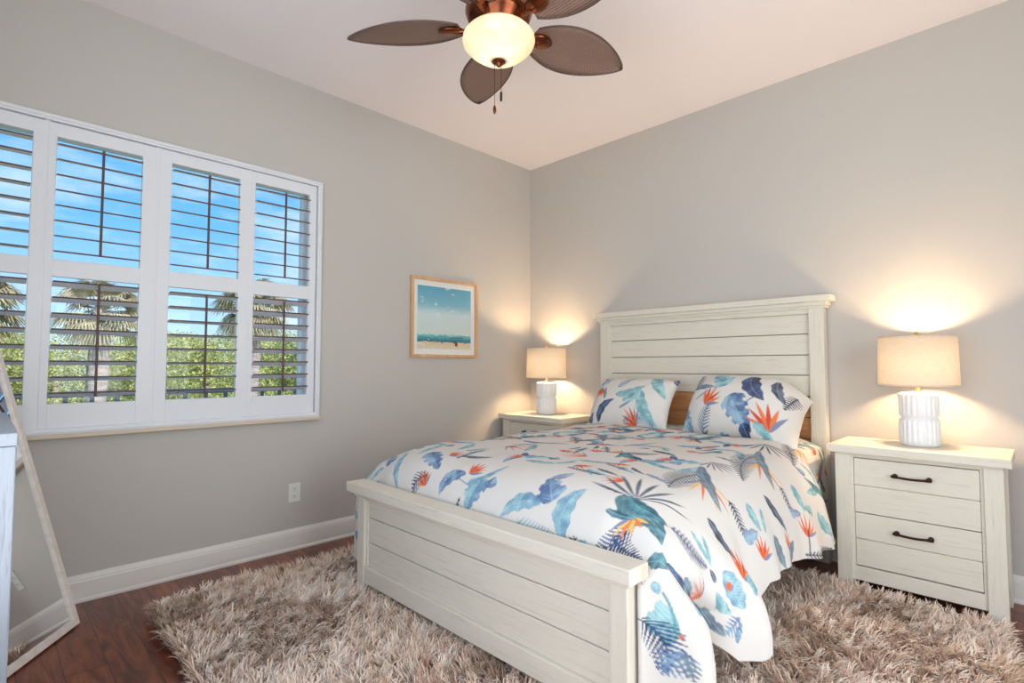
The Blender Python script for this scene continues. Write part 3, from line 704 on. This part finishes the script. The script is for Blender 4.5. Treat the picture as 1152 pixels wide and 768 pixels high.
def pillow(name, label, cx, cy, cz, w, h, T, tilt, yaw, roll, seed, motifs, droop=False):
    n, mrows = int(w / .0035), int(h / .0035)
    u = np.linspace(-1, 1, n); q = np.linspace(-1, 1, mrows); U, Q = np.meshgrid(u, q)
    rr = random.Random(seed)
    # pincushion outline
    X = U * w / 2 * (1 - .045 * (1 - Q ** 2) * -1 * .0 - .05 * (1 - np.abs(Q) ** 2) * (np.abs(U) ** 4)); Y = Q * h / 2 * (1 - .07 * (1 - U ** 2) * 0 - .05 * (1 - U ** 2) * np.abs(Q) ** 4)
    prof = ((1 - np.abs(U) ** 2.6) * (1 - np.abs(Q) ** 2.4)).clip(0) ** .55
    th = T / 2 * prof * (1 + .10 * (vnoise(U + 2, Q + 2, 1.7, seed) - .5))
    wr = .006 * np.sin(U * 9 + 3 * np.sin(Q * 3 + seed)) * (1 - prof) + .004 * (vnoise(U + 4, Q + 6, 5, seed + 3) - .5)
    front = np.c_[X.ravel(), -(th + wr * .5).ravel() - .003, Y.ravel()]
    back = np.c_[X.ravel(), (th * .8 + wr * .5).ravel() + .003, Y.ravel()]
    C = np.repeat(CLOTH[None], n * mrows, 0); paint(C, X.ravel(), -Y.ravel(), motifs)
    C2 = np.repeat(L3((.93, .92, .90))[None], n * mrows, 0)
    i = np.arange(n * mrows).reshape(mrows, n); k = n * mrows
    F1 = np.stack([i[:-1, :-1], i[:-1, 1:], i[1:, 1:], i[1:, :-1]], -1).reshape(-1, 4)
    F2 = F1[:, ::-1] + k
    ring = np.r_[i[0, :], i[1:, -1], i[-1, -2::-1], i[-2:0:-1, 0]]
    r2 = np.roll(ring, -1); F3 = np.stack([ring, ring + k, r2 + k, r2], -1)
    V_ = np.r_[front, back]
    # sag: lean and slump at the bottom
    V_[:, 1] += .03 * (V_[:, 2] / (h / 2)) ** 2
    if droop:
        k_ = np.clip(V_[:, 0] / (w / 2) - .35, 0, 1) / .65; V_[:, 1] += .085 * k_ ** 2; V_[:, 2] -= .085 * k_ ** 2.5 * (V_[:, 2] > 0) * np.clip(V_[:, 2] / (h / 2), 0, 1); V_[:, 0] += .02 * k_ * (1 - (V_[:, 2] / (h / 2)) ** 2)
    V_[:, 2] -= V_[:, 2].min()
    o = mesh_np(name, V_, np.r_[F1, F2, F3], M_PRINT, colors=np.r_[C, C2])
    o.location = (cx, cy, cz); o.rotation_euler = (-tilt, roll, yaw)
    return tag(o, label, 'pillow', 'printed pillows against the headboard')
PML = [
('mon','s',-0.273,-0.073,-0.171,-0.174,.11,0), ('flower','o',-0.270,-0.186,-0.196,-0.203,.07,0), ('leaf','n',-0.329,-0.070,-0.300,-0.147,.04,0),
('palm','b',-0.083,-0.059,0.010,-0.201,.08,0), ('flower','o',-0.018,-0.171,0.022,-0.230,.07,0), ('flower','o',-0.211,-0.061,-0.244,0.030,.10,0),
('leaf','g',-0.156,0.040,-0.186,-0.069,.03,0), ('leaf','n',-0.199,0.184,-0.071,0.042,.07,-.15), ('mon','n',-0.272,0.190,-0.238,0.127,.05,0),
('leaf','t',-0.076,0.006,0.125,-0.083,.08,.1), ('leaf','t',-0.005,0.053,0.116,-0.040,.06,.1), ('leaf','t',0.102,-0.039,0.246,0.184,.09,.12),
('leaf','g',-0.024,0.105,0.064,0.048,.02,0), ('palm','s',0.004,0.175,0.228,0.192,.08,-.15), ('flower','o',0.104,0.188,0.026,0.087,.08,0),
('leaf','t',0.141,-0.225,0.267,-0.005,.09,.05), ('mon','n',0.277,-0.158,0.331,-0.201,.06,0), ('leaf','p',0.200,-0.226,0.287,-0.173,.05,0)
]
PMR = [
('palm','n',-0.270,-0.044,-0.310,-0.195,.13,0), ('leaf','g',-0.303,-0.062,-0.125,-0.050,.05,0), ('mon','s',-0.041,-0.071,-0.177,-0.169,.13,0),
('leaf','t',-0.122,-0.036,-0.032,-0.152,.06,0), ('leaf','l',-0.241,0.037,-0.143,-0.035,.02,0), ('flower','o',-0.156,0.070,-0.080,-0.040,.12,0),
('palm','g',-0.177,0.217,-0.123,0.059,.10,0), ('flower','o',-0.339,0.110,-0.315,0.030,.09,0), ('mon','s',-0.334,0.110,-0.243,0.211,.12,0),
('leaf','n',0.058,-0.185,0.180,0.010,.12,.12), ('mon','b',-0.009,0.001,0.125,0.180,.18,0), ('mon','n',0.091,0.151,0.118,0.221,.09,0),
('stem','g',0.103,0.030,0.148,-0.020,.008,0), ('flower','o',0.229,0.162,0.170,0.011,.12,0), ('leaf','t',0.148,0.138,0.243,0.199,.06,0),
('leaf','k',0.202,-0.162,0.265,-0.010,.06,.1), ('palm','k',0.292,-0.110,0.263,0.022,.07,0), ('mon','s',-0.064,0.236,-0.004,0.202,.07,0),
('flower','o',0.192,0.238,0.228,0.221,.05,0), ('leaf','k',0.048,0.263,0.111,0.268,.03,0)
]
pillow('pillow', 'left printed pillow leaning on the headboard, beside the corner lamp', 1.315, -.50, .722, .60, .415, .20, R(36), R(3), 0, 1, PML)
pillow('pillow', 'right printed pillow leaning on the headboard, with a white back edge', 2.03, -.475, .722, .66, .43, .26, R(34), R(-6), R(2), 2, PMR, True)

# ================================================================== NIGHTSTANDS
def nightstand(x0, label):
    """x0: left edge of the table top; local origin at the floor under the back left corner"""
    t = thing('nightstand', label, 'nightstand', (x0, 0, 0), 0, 'matching nightstands beside the bed')
    Wd = .702; TZ = .738
    b = MB(); b.box(0, Wd, -.451, -.03, TZ - .040, TZ, .004); b.build('table_top', WX, t)
    b = MB(); b.box(.03, Wd - .03, -.43, -.045, TZ - .050, TZ - .039, .002); b.build('top_moulding', WX, t)
    for (xa, xb) in ((.028, .096), (Wd - .096, Wd - .028)):
        # front legs: slightly tapered towards the outside foot
        for (ya, yb) in ((-.424, -.365), (-.105, -.045)):
            b = MB(); b.box(xa, xb, ya, yb, 0, TZ - .049, .003); b.build('leg', WZ, t)
    for xa in (.040, Wd - .060):
        b = MB(); b.box(xa, xa + .02, -.38, -.09, .09, TZ - .049, .002); b.build('side_panel', WZ, t)
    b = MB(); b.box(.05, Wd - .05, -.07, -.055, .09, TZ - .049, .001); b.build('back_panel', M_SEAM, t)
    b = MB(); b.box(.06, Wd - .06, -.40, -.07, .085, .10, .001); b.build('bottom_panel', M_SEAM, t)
    b = MB(); b.box(.09, Wd - .09, -.412, -.385, .062, .132, .003); b.box(.09, Wd - .09, -.414, -.39, TZ - .062, TZ - .049, .002)
    b.box(.095, .108, -.414, -.38, .13, TZ - .06, .002); b.box(Wd - .108, Wd - .095, -.414, -.38, .13, TZ - .06, .002)
    b.build('face_frame', WX, t)
    xa, xb = .1095, Wd - .1095
    b = MB(); b.box(xa - .005, xb + .005, -.392, -.385, .12, TZ - .058, 0); b.build('drawer_recess', M_DARK, t)
    for (z0, z1, zm) in ((.402, .672, .537), (.138, .398, .270)):
        d = MB(); d.box(xa, xb, -.411, -.390, z0, zm - .0016, .0025); d.box(xa, xb, -.411, -.390, zm + .0016, z1, .0025); d.box(xa + .003, xb - .003, -.401, -.391, z0 + .003, z1 - .003, 0, mat=None)
        dr = d.build('drawer', WX, t)
        zc = z1 - .068; xc = Wd / 2 - .003
        h = MB()
        for sx_ in (-.066, .066):
            h.lathe([(.011, 0), (.012, .004), (.009, .010), (.007, .022), (.006, .028)], seg=16, M=Matrix.Translation((xc + sx_, -.411, zc)) @ Matrix.Rotation(PI / 2, 4, 'X'))
        pts = [(xc - .078, -.436, zc)] + [(xc - .066 + .132 * k / 8, -.438 - .003 * math.sin(PI * k / 8), zc - .004 * math.sin(PI * k / 8)) for k in range(9)] + [(xc + .078, -.436, zc)]
        h.tube(pts, [.007, .0085] + [.0058] * 7 + [.0085, .007], 12)
        h.build('handle', M_BRONZE, dr)
    return t
nightstand(2.529, 'white two-drawer nightstand right of the bed, fully in view')
nightstand(.040, 'white nightstand in the room corner, half hidden behind the bed')
ca = MB(); ca.box(0, .115, 0, .070, 0, .003, .0008, mat=M_CANVASW)
ca.box(.012, .055, .016, .054, .0029, .0034, 0, mat=mat_paint('card_green', srgb(.80, .86, .78), .6, 60, 0)); ca.box(.066, .104, .014, .050, .0029, .0034, 0, mat=mat_paint('card_red', srgb(.93, .74, .68), .6, 60, 0))
card = ca.build('card', None, loc=(2.575, -.135, .7385)); card.rotation_euler = (0, 0, R(-14)); tag(card, 'small pale card lying flat on the right nightstand near the headboard', 'card')

# ================================================================== TABLE LAMPS
def table_lamp(x, y, label):
    t = thing('table_lamp', label, 'lamp', (x, y, .7385), 0, 'matching ceramic table lamps')
    prof = [(.070, 0), (.076, .003), (.083, .014), (.085, .03), (.085, .118), (.083, .128), (.077, .134), (.073, .138), (.073, .143), (.077, .147), (.084, .153), (.085, .162), (.085, .250), (.082, .261), (.074, .266), (.03, .268)]
    def rib(a, z):
        k = .5 + .5 * math.cos(a * 22); amt = .0 if (z < .01 or z > .262 or .128 < z < .152) else .05
        return 1 - amt * (1 - k) ** 2
    b = MB(); b.lathe(prof, seg=176, rfun=rib); b.build('lamp_base', M_CERAMIC, t)
    b = MB(); b.lathe([(.016, .266), (.016, .272), (.011, .274), (.011, .315), (.014, .317), (.014, .36), (.010, .365), (.010, .37)], seg=20)
    b.tube([(0, 0, .37), (0, 0, .372)], .01, 12)
    b.build('lamp_neck', M_BRASS, t)
    Z0, Z1, RA, RB = .302, .550, .169, .163
    b = MB(); seg = 72
    pr = [(RA, Z0), (RB, Z1), (RB - .0016, Z1), (RA - .0016, Z0), (RA, Z0)]
    b.lathe(pr, seg=seg, cap=False); sh = b.build('lamp_shade', M_SHADE, t)
    for rr_, zz in ((RA, Z0 + .003), (RB, Z1 - .003)):
        b = MB(); b.lathe([(rr_ + .001, zz - .004), (rr_ + .001, zz + .004), (rr_ - .003, zz + .004), (rr_ - .003, zz - .004), (rr_ + .001, zz - .004)], seg=seg, cap=False)
        b.build('shade_trim', M_SHADE, sh)
    b = MB()
    for k in range(3):
        a = 2 * PI * k / 3 + .4; b.tube([(0, 0, Z1 - .012), (RB * math.cos(a), RB * math.sin(a), Z1 - .006)], .0016, 6)
    for sgn in (-1, 1):
        b.tube([(0, 0, .345), (sgn * .045, 0, .37), (sgn * .052, 0, .44), (sgn * .03, 0, .51), (0, 0, Z1 - .014)], .0018, 6)
    b.build('harp', M_BRASS, t)
    b = MB(); b.lathe([(.003, Z1 - .014), (.006, Z1 - .008), (.005, Z1), (.009, Z1 + .006), (.0115, Z1 + .013), (.010, Z1 + .020), (.004, Z1 + .025)], seg=16); b.build('finial', M_BRASS, t)
    b = MB(); b.lathe([(.010, .368), (.014, .380), (.026, .40), (.030, .42), (.026, .44), (.012, .452), (.002, .455)], seg=20); b.build('light_bulb', M_BULB, t)
    l = bpy.data.lights.new('lamp_light', 'POINT'); l.energy = E_BED; l.color = (1, .67, .37); l.shadow_soft_size = .035
    o = bpy.data.objects.new('lamp_light', l); COL.objects.link(o); o.parent = t; o.location = (0, 0, .42)
    bulb_obj = [c for c in t.children if c.name.startswith('light_bulb')][0]
    return t
table_lamp(2.885, -.205, 'lit white ribbed ceramic lamp on the right nightstand')
table_lamp(.372, -.205, 'lit white ceramic lamp in the corner left of the bed')

# ================================================================== CEILING FAN
FX, FY, FZ = 1.78, -2.10, 2.55
fan = thing('ceiling_fan', 'five-blade ceiling fan with wicker blades and frosted light bowl', 'ceiling fan', (FX, FY, H))
z = lambda v: v - H
b = MB(); b.lathe([(.075, 0), (.075, -.012), (.062, -.04), (.03, -.065), (.014, -.07)], seg=40); b.build('canopy', M_BRONZE, fan)
b = MB(); b.lathe([(.013, -.06), (.013, z(2.70))], seg=20); b.build('downrod', M_BRONZE, fan)
b = MB(); b.lathe([(.03, z(2.74)), (.05, z(2.725)), (.10, z(2.70)), (.135, z(2.66)), (.14, z(2.61)), (.125, z(2.57)), (.10, z(2.555)), (.10, z(2.545)), (.075, z(2.535)), (.07, z(2.50))], seg=48); b.build('motor_housing', M_COPPER, fan)
b = MB(); b.lathe([(.06, z(2.545)), (.075, z(2.54)), (.085, z(2.528)), (.088, z(2.518)), (.08, z(2.51)), (.05, z(2.51))], seg=48); b.build('light_fitter', M_BRONZE, fan)
prof = [(.114, 2.530), (.136, 2.520), (.148, 2.505), (.151, 2.489), (.145, 2.472), (.126, 2.451), (.098, 2.430), (.066, 2.412), (.038, 2.404), (.012, 2.400)]
pin = [(r - .003, zz + .003) for r, zz in prof[::-1]]
b = MB(); b.lathe([(r, z(zz)) for r, zz in prof] + [(max(r, .009), z(zz)) for r, zz in pin], seg=56, cap=False); b.build('light_bowl', M_BOWL, fan)
b = MB(); b.lathe([(.004, z(2.42)), (.034, z(2.413)), (.035, z(2.407)), (.022, z(2.398)), (.009, z(2.394)), (.010, z(2.386)), (.004, z(2.380))], seg=24); b.build('bowl_finial', M_COPPER, fan)
for (dx, dy, zl, big) in ((-.012, -.012, 2.215, True), (.008, .006, 2.27, False)):
    b = MB(); b.tube([(dx, dy, z(2.40)), (dx, dy, z(zl))], .0013, 6); ch = b.build('pull_chain', M_COPPER, fan)
    b = MB(); b.lathe([(.001, z(zl) + .004), (.004, z(zl)), (.007, z(zl) - .014), (.0065, z(zl) - .024), (.002, z(zl) - .033)] if big else [(.005, z(zl) + .002), (.005, z(zl) - .034)], c=(dx, dy, 0), seg=14); b.build('chain_pull', M_COPPER if big else M_BRONZE, ch)
for k in range(5):
    a = 3.80 - k * 2 * PI / 5
    # blade: pointed oval leaf from r=.13 to r=.66, pitched
    M = Matrix.Rotation(a, 4, 'Z') @ Matrix.Translation((0, 0, z(FZ))) @ Matrix.Rotation(R(-13), 4, 'X')
    n = 28; top = []
    for i_ in range(n + 1):
        t_ = i_ / n; r_ = .165 + .495 * t_
        hw = .125 * (math.sin(PI * (t_ * .93 + .07) ** .86)) ** .72 if t_ < 1 else 0
        top.append((r_, max(hw, .001)))
    bm_ = MB(); vs_u = []; vs_l = []
    Lw = 8
    for (r_, hw) in top:
        ru = []; rl = []
        for j in range(Lw + 1):
            q = -1 + 2 * j / Lw; cz = .010 * (1 - q * q)
            ru.append(bm_.bm.verts.new(M @ Vector((r_, q * hw, .005 + cz)))); rl.append(bm_.bm.verts.new(M @ Vector((r_, q * hw, cz))))
        vs_u.append(ru); vs_l.append(rl)
    for i_ in range(n):
        for j in range(Lw):
            f = bm_.bm.faces.new((vs_u[i_][j], vs_u[i_ + 1][j], vs_u[i_ + 1][j + 1], vs_u[i_][j + 1])); f.smooth = True
            f = bm_.bm.faces.new((vs_l[i_][j], vs_l[i_][j + 1], vs_l[i_ + 1][j + 1], vs_l[i_ + 1][j])); f.smooth = True
        for j in (0, Lw): bm_.bm.faces.new((vs_u[i_][j], vs_l[i_][j], vs_l[i_ + 1][j], vs_u[i_ + 1][j]))
    bm_.bm.faces.new(vs_u[0] + vs_l[0][::-1]); bm_.bm.faces.new(vs_u[-1] + vs_l[-1][::-1])
    bl = bm_.build('blade', M_BLADE, fan)
    rim = MB()
    for sg in (-1, 1): rim.tube([M @ Vector((r_, sg * hw, .003)) for r_, hw in top], .0045, 8)
    rim.build('blade_rim', M_BLADERIM, bl)
    br = MB(); MM = Matrix.Rotation(a, 4, 'Z') @ Matrix.Translation((0, 0, z(FZ)))
    br.tube([MM @ Vector(p) for p in ((.09, 0, .02), (.14, 0, -.006), (.18, 0, -.004), (.215, 0, 0))], [.012, .011, .010, .007], 10)
    br.lathe([(.002, -.010), (.028, -.008), (.036, -.002), (.036, .004), (.002, .006)], seg=20, M=MM @ Matrix.Translation((.205, 0, 0)) @ Matrix.Rotation(R(-13), 4, 'X') @ Matrix.Scale(1.5, 4, (1, 0, 0)))
    br.build('blade_bracket', M_COPPER, bl)
l = bpy.data.lights.new('fan_light', 'POINT'); l.energy = E_FAN; l.color = (1, .92, .80); l.shadow_soft_size = .05
o = bpy.data.objects.new('fan_light', l); COL.objects.link(o); o.parent = fan; o.location = (0, 0, z(2.475))

# ================================================================== LEANING MIRROR
mA = Vector((.290, -3.238, .006)); md = Vector((.819, -.574, 0)); mn = Vector((.574, .819, 0)); tl = R(16.3)
up = -mn * math.sin(tl) + Vector((0, 0, math.cos(tl))); nn = mn * math.cos(tl) + Vector((0, 0, math.sin(tl)))
mir = thing('floor_mirror', 'tall champagne-framed mirror leaning in the corner below the window', 'mirror', mA)
MMx = Matrix.Identity(4)
for i_ in range(3): MMx[i_][0] = md[i_]; MMx[i_][1] = nn[i_]; MMx[i_][2] = up[i_]
mw, mh, fw = .50, 1.56, .030
b = MB()
for (x0, x1, z0, z1) in ((0, fw, 0, mh), (mw - fw, mw, 0, mh), (fw - .0005, mw - fw + .0005, 0, fw), (fw - .0005, mw - fw + .0005, mh - fw, mh)): b.box(x0, x1, -.022, .006, z0, z1, .003, M=MMx)
b.build('mirror_frame', M_SILVER, mir)
b = MB(); b.box(fw - .008, mw - fw + .008, -.012, -.004, fw - .008, mh - fw + .008, 0, M=MMx); b.build('mirror_glass', M_MIRROR, mir)
b = MB(); b.box(.02, mw - .02, -.020, -.013, .02, mh - .02, 0, M=MMx); b.build('mirror_backing', M_DARK, mir)

WCH = mat_whitewood('pale_bluish_wood', 'z', srgb(.62, .65, .69), srgb(.42, .45, .51))
# ================================================================== CHEST OF DRAWERS (left edge)
CX0, CX1, CY0, CY1, CZ = .88, 1.65, -4.02, -3.514, .985
ch = thing('chest_of_drawers', 'whitewashed wooden chest cut off at the left edge, in front of the mirror', 'chest', (CX0, CY0, 0))
wC = CX1 - CX0; dC = CY1 - CY0
b = MB(); b.box(0, wC, 0, dC, CZ - .03, CZ, .003); b.build('chest_top', WCH, ch)
for x0 in (.012, wC - .030):
    b = MB(); b.box(x0, x0 + .018, .01, dC - .004, .06, CZ - .03, .002); b.build('side_panel', WCH, ch)
for x0 in (.002, wC - .052):
    for y0 in (.004, dC - .052):
        b = MB(); b.box(x0, x0 + .05, y0, y0 + .05, 0, CZ - .031, .003); b.build('leg', WCH, ch)
b = MB(); b.box(.03, wC - .03, .01, dC - .03, .08, .10, 0); b.build('bottom_panel', WCH, ch)
for k in range(4):
    z0 = .11 + k * .21
    b = MB(); b.box(.056, wC - .056, dC - .03, dC - .006, z0, z0 + .20, .003); dr = b.build('drawer', WCH, ch)
    b = MB(); b.box(wC / 2 - .07, wC / 2 + .07, dC - .0075, dC - .0045, z0 + .150, z0 + .166, .001); b.build('recessed_pull', M_BRONZE, dr)

# ================================================================== SHAG RUG
rug = thing('shag_rug', 'large beige shag rug on the wood floor under the bed', 'rug', (1.75, -1.73, 0))
def rug_outline_warp(x, y):
    # slight irregularity of the outline in local metres
    return x + .035 * np.sin(2.1 * y + 1.0) + .012 * np.sin(9 * y), y + .02 * np.sin(2.7 * x) + .010 * np.sin(8 * x + 1)
RW, RL = 1.47, 1.27        # half sizes
def rug_corner_fix(x, y):
    # left side leans: its near corner sits further from the wall than the far one
    x = x + np.where(x < 0, -x / RW * (.13 * (-y / RL * .5 + .5)) * 1.0, 0) - np.where(x < 0, -x / RW * .06 * (y / RL * .5 + .5), 0)
    return rug_outline_warp(x, y)
nx, ny = 60, 52
gx, gy = np.meshgrid(np.linspace(-RW, RW, nx), np.linspace(-RL, RL, ny))
wx, wy = rug_corner_fix(gx, gy)
P = np.c_[wx.ravel(), wy.ravel(), np.full(wx.size, .014)]
i = np.arange(nx * ny).reshape(ny, nx)
F = np.stack([i[:-1, :-1], i[:-1, 1:], i[1:, 1:], i[1:, :-1]], -1).reshape(-1, 4)
bk = mesh_np('backing', P, F, M_BACKING, rug)
sm = bk.modifiers.new('thickness', 'SOLIDIFY'); sm.thickness = .010; sm.offset = -1
def build_pile():
    rs = np.random.RandomState(7)
    n = 125000
    x = rs.uniform(-RW, RW, n); y = rs.uniform(-RL, RL, n)
    # leave out what lies wholly under the bed
    wx, wy = rug_corner_fix(x, y)
    X, Y = wx + 1.75, wy - 1.73
    under = (X > 1.08) & (X < 2.28) & (Y > -1.95) & (Y < -.2)
    keep = ~under; x, y, wx, wy = x[keep], y[keep], wx[keep], wy[keep]; n = len(x)
    # clumps
    cs = .023; ci = np.floor(x / cs + .9 * vnoise(x + 5, y + 5, 30, 9)).astype(int); cj = np.floor(y / cs + .9 * vnoise(x + 9, y + 2, 30, 8)).astype(int)
    hsh = (np.sin(ci * 127.1 + cj * 311.7) * 43758.5453) % 1; hsh2 = (np.sin(ci * 269.5 + cj * 183.3) * 24634.6345) % 1; hsh3 = (np.sin(ci * 419.2 + cj * 371.9) * 15731.743) % 1
    flow = 2 * np.pi * (vnoise(x + 3, y + 3, 2.2, 4) * 1.1 + vnoise(x + 3, y + 8, 6, 5) * .5) + 3.4
    ang = flow + (hsh - .5) * 3.6 + rs.normal(0, .30, n)
    # at the rug edge the pile falls outwards
    for coord, half, da in ((x, RW, 0), (-x, RW, np.pi), (y, RL, np.pi / 2), (-y, RL, -np.pi / 2)):
        e = np.clip((coord - (half - .06)) / .06, 0, 1)
        dlt = (da - ang + np.pi) % (2 * np.pi) - np.pi; ang = ang + dlt * e * .85
    L = .046 + .024 * hsh2 + rs.uniform(-.008, .012, n)
    lean = 1.02 + .75 * (hsh3 - .5) + rs.normal(0, .18, n)      # radians from vertical at the tip
    w0 = rs.uniform(.0022, .0042, n)
    # converge tips towards clump centre for a twisted yarn look
    K = 5; ts = np.linspace(0, 1, K)
    V_ = np.zeros((n, K, 2, 3)); px, py, pz = wx.copy(), wy.copy(), np.full(n, .012)
    side = rs.uniform(0, 2 * np.pi, n)
    sx_, sy_ = -np.sin(ang) * .9 + .1 * np.cos(side), np.cos(ang) * .9 + .1 * np.sin(side)
    curl = rs.normal(0, .5, n)
    for k in range(K):
        wk = w0 * (1 - .80 * ts[k] ** 2)
        V_[:, k, 0, 0] = px - sx_ * wk; V_[:, k, 0, 1] = py - sy_ * wk; V_[:, k, 0, 2] = pz
        V_[:, k, 1, 0] = px + sx_ * wk; V_[:, k, 1, 1] = py + sy_ * wk; V_[:, k, 1, 2] = pz + .0006
        if k < K - 1:
            th = lean * (.25 + 1.15 * (ts[k] + .5 / K)); th = np.clip(th, 0, 1.75)
            d = L / (K - 1); aa = ang + curl * ts[k]
            px = px + np.sin(th) * np.cos(aa) * d; py = py + np.sin(th) * np.sin(aa) * d; pz = np.maximum(pz + np.cos(th) * d, .006)
    i0 = (np.arange(n) * K * 2)[:, None] + (np.arange(K - 1) * 2)[None]
    F = np.stack([i0, i0 + 1, i0 + 3, i0 + 2], -1).reshape(-1, 4)
    tone = np.clip(.62 * hsh3 + .28 * hsh + .28 * vnoise(x + 7, y + 7, 3.0, 6) - .08 + rs.normal(0, .13, n), 0, 1)
    c1, c2, c3 = L3((.74, .58, .49)), L3((.95, .87, .80)), L3((1.0, .98, .95))
    col = np.where(tone[:, None] < .5, c1 + (c2 - c1) * (tone[:, None] * 2), c2 + (c3 - c2) * (tone[:, None] * 2 - 1))
    C = np.repeat(col, K * 2, 0)
    o = mesh_np('pile', V_.reshape(-1, 3), F, M_PILE, rug, colors=C, smooth=True)
    o['kind'] = 'stuff'
build_pile()

# ================================================================== OUTSIDE
b = MB(); b.box(-120, -.2, -90, 90, -3.7, -3.5, 0); struct(b.build('ground', M_GRASS))
b = MB(); b.box(-1.75, -TW, -6, 3, -.22, -.04, .01); struct(b.build('trim_balcony', M_CONC))
rl = thing('balcony_railing', 'dark balcony railing seen through the bottom shutter slats', 'railing', (-1.6, -1.5, -.04))
b = MB(); b.box(-.025, .025, -4.4, 4.4, .955, .995, .004); b.build('top_rail', M_RAIL, rl)
b = MB(); b.box(-.018, .018, -4.4, 4.4, .08, .11, .003); b.build('bottom_rail', M_RAIL, rl)
b0 = None
for k in range(59):
    y0 = -4.35 + k * .15
    if b0 is None:
        b = MB(); b.box(-.012, .012, -.013, .013, 0, .96, .002); b0 = b.build('baluster', M_RAIL, rl); b0.location = (0, y0, 0)
    else:
        c = b0.copy(); COL.objects.link(c); c.parent = rl; c.location = (0, y0, 0)

def leaf_cloud(name, centers, n, size, mat, parent, seed, squash=.75):
    rs = np.random.RandomState(seed); P = []
    per = n // len(centers)
    pts = []
    for (cx, cy, cz, r) in centers:
        d = rs.normal(size=(per, 3)); d /= np.linalg.norm(d, axis=1)[:, None]
        rad = r * rs.uniform(.72, 1.05, per)[:, None]
        q = d * rad; q[:, 2] *= squash; pts.append(q + np.array([cx, cy, cz]))
    pts = np.concatenate(pts); m_ = len(pts)
    a = rs.normal(size=(m_, 3)); a /= np.linalg.norm(a, axis=1)[:, None]
    b_ = np.cross(a, rs.normal(size=(m_, 3))); b_ /= np.linalg.norm(b_, axis=1)[:, None]
    s_ = size * rs.uniform(.6, 1.3, m_)[:, None]
    V_ = np.stack([pts - a * s_, pts + b_ * s_ * .5, pts + a * s_, pts - b_ * s_ * .5], 1).reshape(-1, 3)
    return mesh_np(name, V_, np.arange(m_ * 4).reshape(-1, 4), mat, parent, smooth=False)
rt = random.Random(11)
TL = 'rounded yellow-green tree in the thicket beyond the balcony'
k = 0
for (dx, y, h, r) in ((-17, -6.5, 4.6, 2.6), (-20, -2.0, 4.9, 2.9), (-18, 2.0, 4.7, 2.7), (-21, 6.0, 5.0, 3.0), (-19, 10.0, 4.9, 2.8), (-23, 13.5, 5.4, 3.0), (-25, -8, 5.3, 3.2), (-27, -3.5, 5.6, 3.3), (-27, 2.0, 5.5, 3.3), (-28, 8, 5.7, 3.3), (-30, 14, 6.0, 3.4), (-30, 20, 6.2, 3.5), (-16, -11, 4.6, 2.6)):
    t = thing('bushy_tree', TL, 'tree', (dx, y, -3.5), 0, 'trees beyond the balcony')
    h += 2.0
    b = MB(); b.tube([(0, 0, 0), (.1, .1, h * .3), (.0, .2, h * .6)], [.22, .16, .10], 8); b.build('trunk', M_BARK, t)
    cs = [(rt.uniform(-1, 1) * r * .55, rt.uniform(-1, 1) * r * .6, h - r * .8 + rt.uniform(-.6, .35), r * rt.uniform(.42, .62)) for _ in range(9)] + [(rt.uniform(-1, 1) * r * .6, rt.uniform(-1, 1) * r * .7, h * rt.uniform(.25, .5), r * .62) for _ in range(5)]
    leaf_cloud('foliage', cs, 24000, .06, M_LEAFY if k % 3 else M_LEAFY2, t, k); k += 1
def palm(x, y, h, R_, label, seed, nf=46):
    t = thing('palm_tree', label, 'tree', (x, y, -3.5), 0, 'palms outside the window')
    b = MB(); pts = [(0.06 * math.sin(i_ * .7), 0.02 * i_ * .5, h * i_ / 14) for i_ in range(15)]
    b.tube(pts, [.17 + (.02 if i_ % 2 else 0) for i_ in range(15)], 12); b.build('trunk', M_BARK, t)
    r = random.Random(seed); V_ = []; F = []
    for k in range(nf):
        az = 2 * PI * k / nf * 3.1 + r.uniform(-.2, .2); el = r.uniform(-.9, 1.1)
        d = Vector((math.cos(az) * math.cos(el), math.sin(az) * math.cos(el), math.sin(el)))
        base = Vector((0, .14, h)); tip = base + d * R_ * .5 + Vector((0, 0, -.06))
        sd = d.cross(Vector((0, 0, 1))).normalized(); un = sd.cross(d).normalized()
        def strip(p0, p1, p2, w_):
            s2 = (p2 - p0).cross(un + Vector((.01, .02, .3))).normalized() * w_
            n0 = len(V_); V_.extend([p0 - s2 * .4, p0 + s2 * .4, p1 - s2, p1 + s2, p2 - s2 * .15, p2 + s2 * .15]); F.extend([(n0, n0 + 1, n0 + 3, n0 + 2), (n0 + 2, n0 + 3, n0 + 5, n0 + 4)])
        strip(base, (base + tip) / 2, tip, .025)
        for j in range(22):
            a = (j - 10.5) / 10.5 * 1.75; dirv = (d * math.cos(a) + sd * math.sin(a)).normalized(); LL = R_ * .55 * (1 - .12 * abs(a))
            p1 = tip + dirv * LL * .55; p2 = tip + dirv * LL * .9 + Vector((0, 0, -LL * r.uniform(.25, .5)))
            strip(tip, p1, p2, .020)
    mesh_np('fronds', np.array([tuple(v) for v in V_]), np.array(F), M_PALM, t, smooth=False)
palm(-10, -2.05, 5.75, .92, 'fan palm with pale trunk outside the second window opening from the left', 1)
palm(-10, .85, 6.1, 1.0, 'fan palm outside the two right-hand shutter panels', 2)
palm(-10, -3.9, 5.7, .9, 'fan palm at the left edge outside the window', 3)
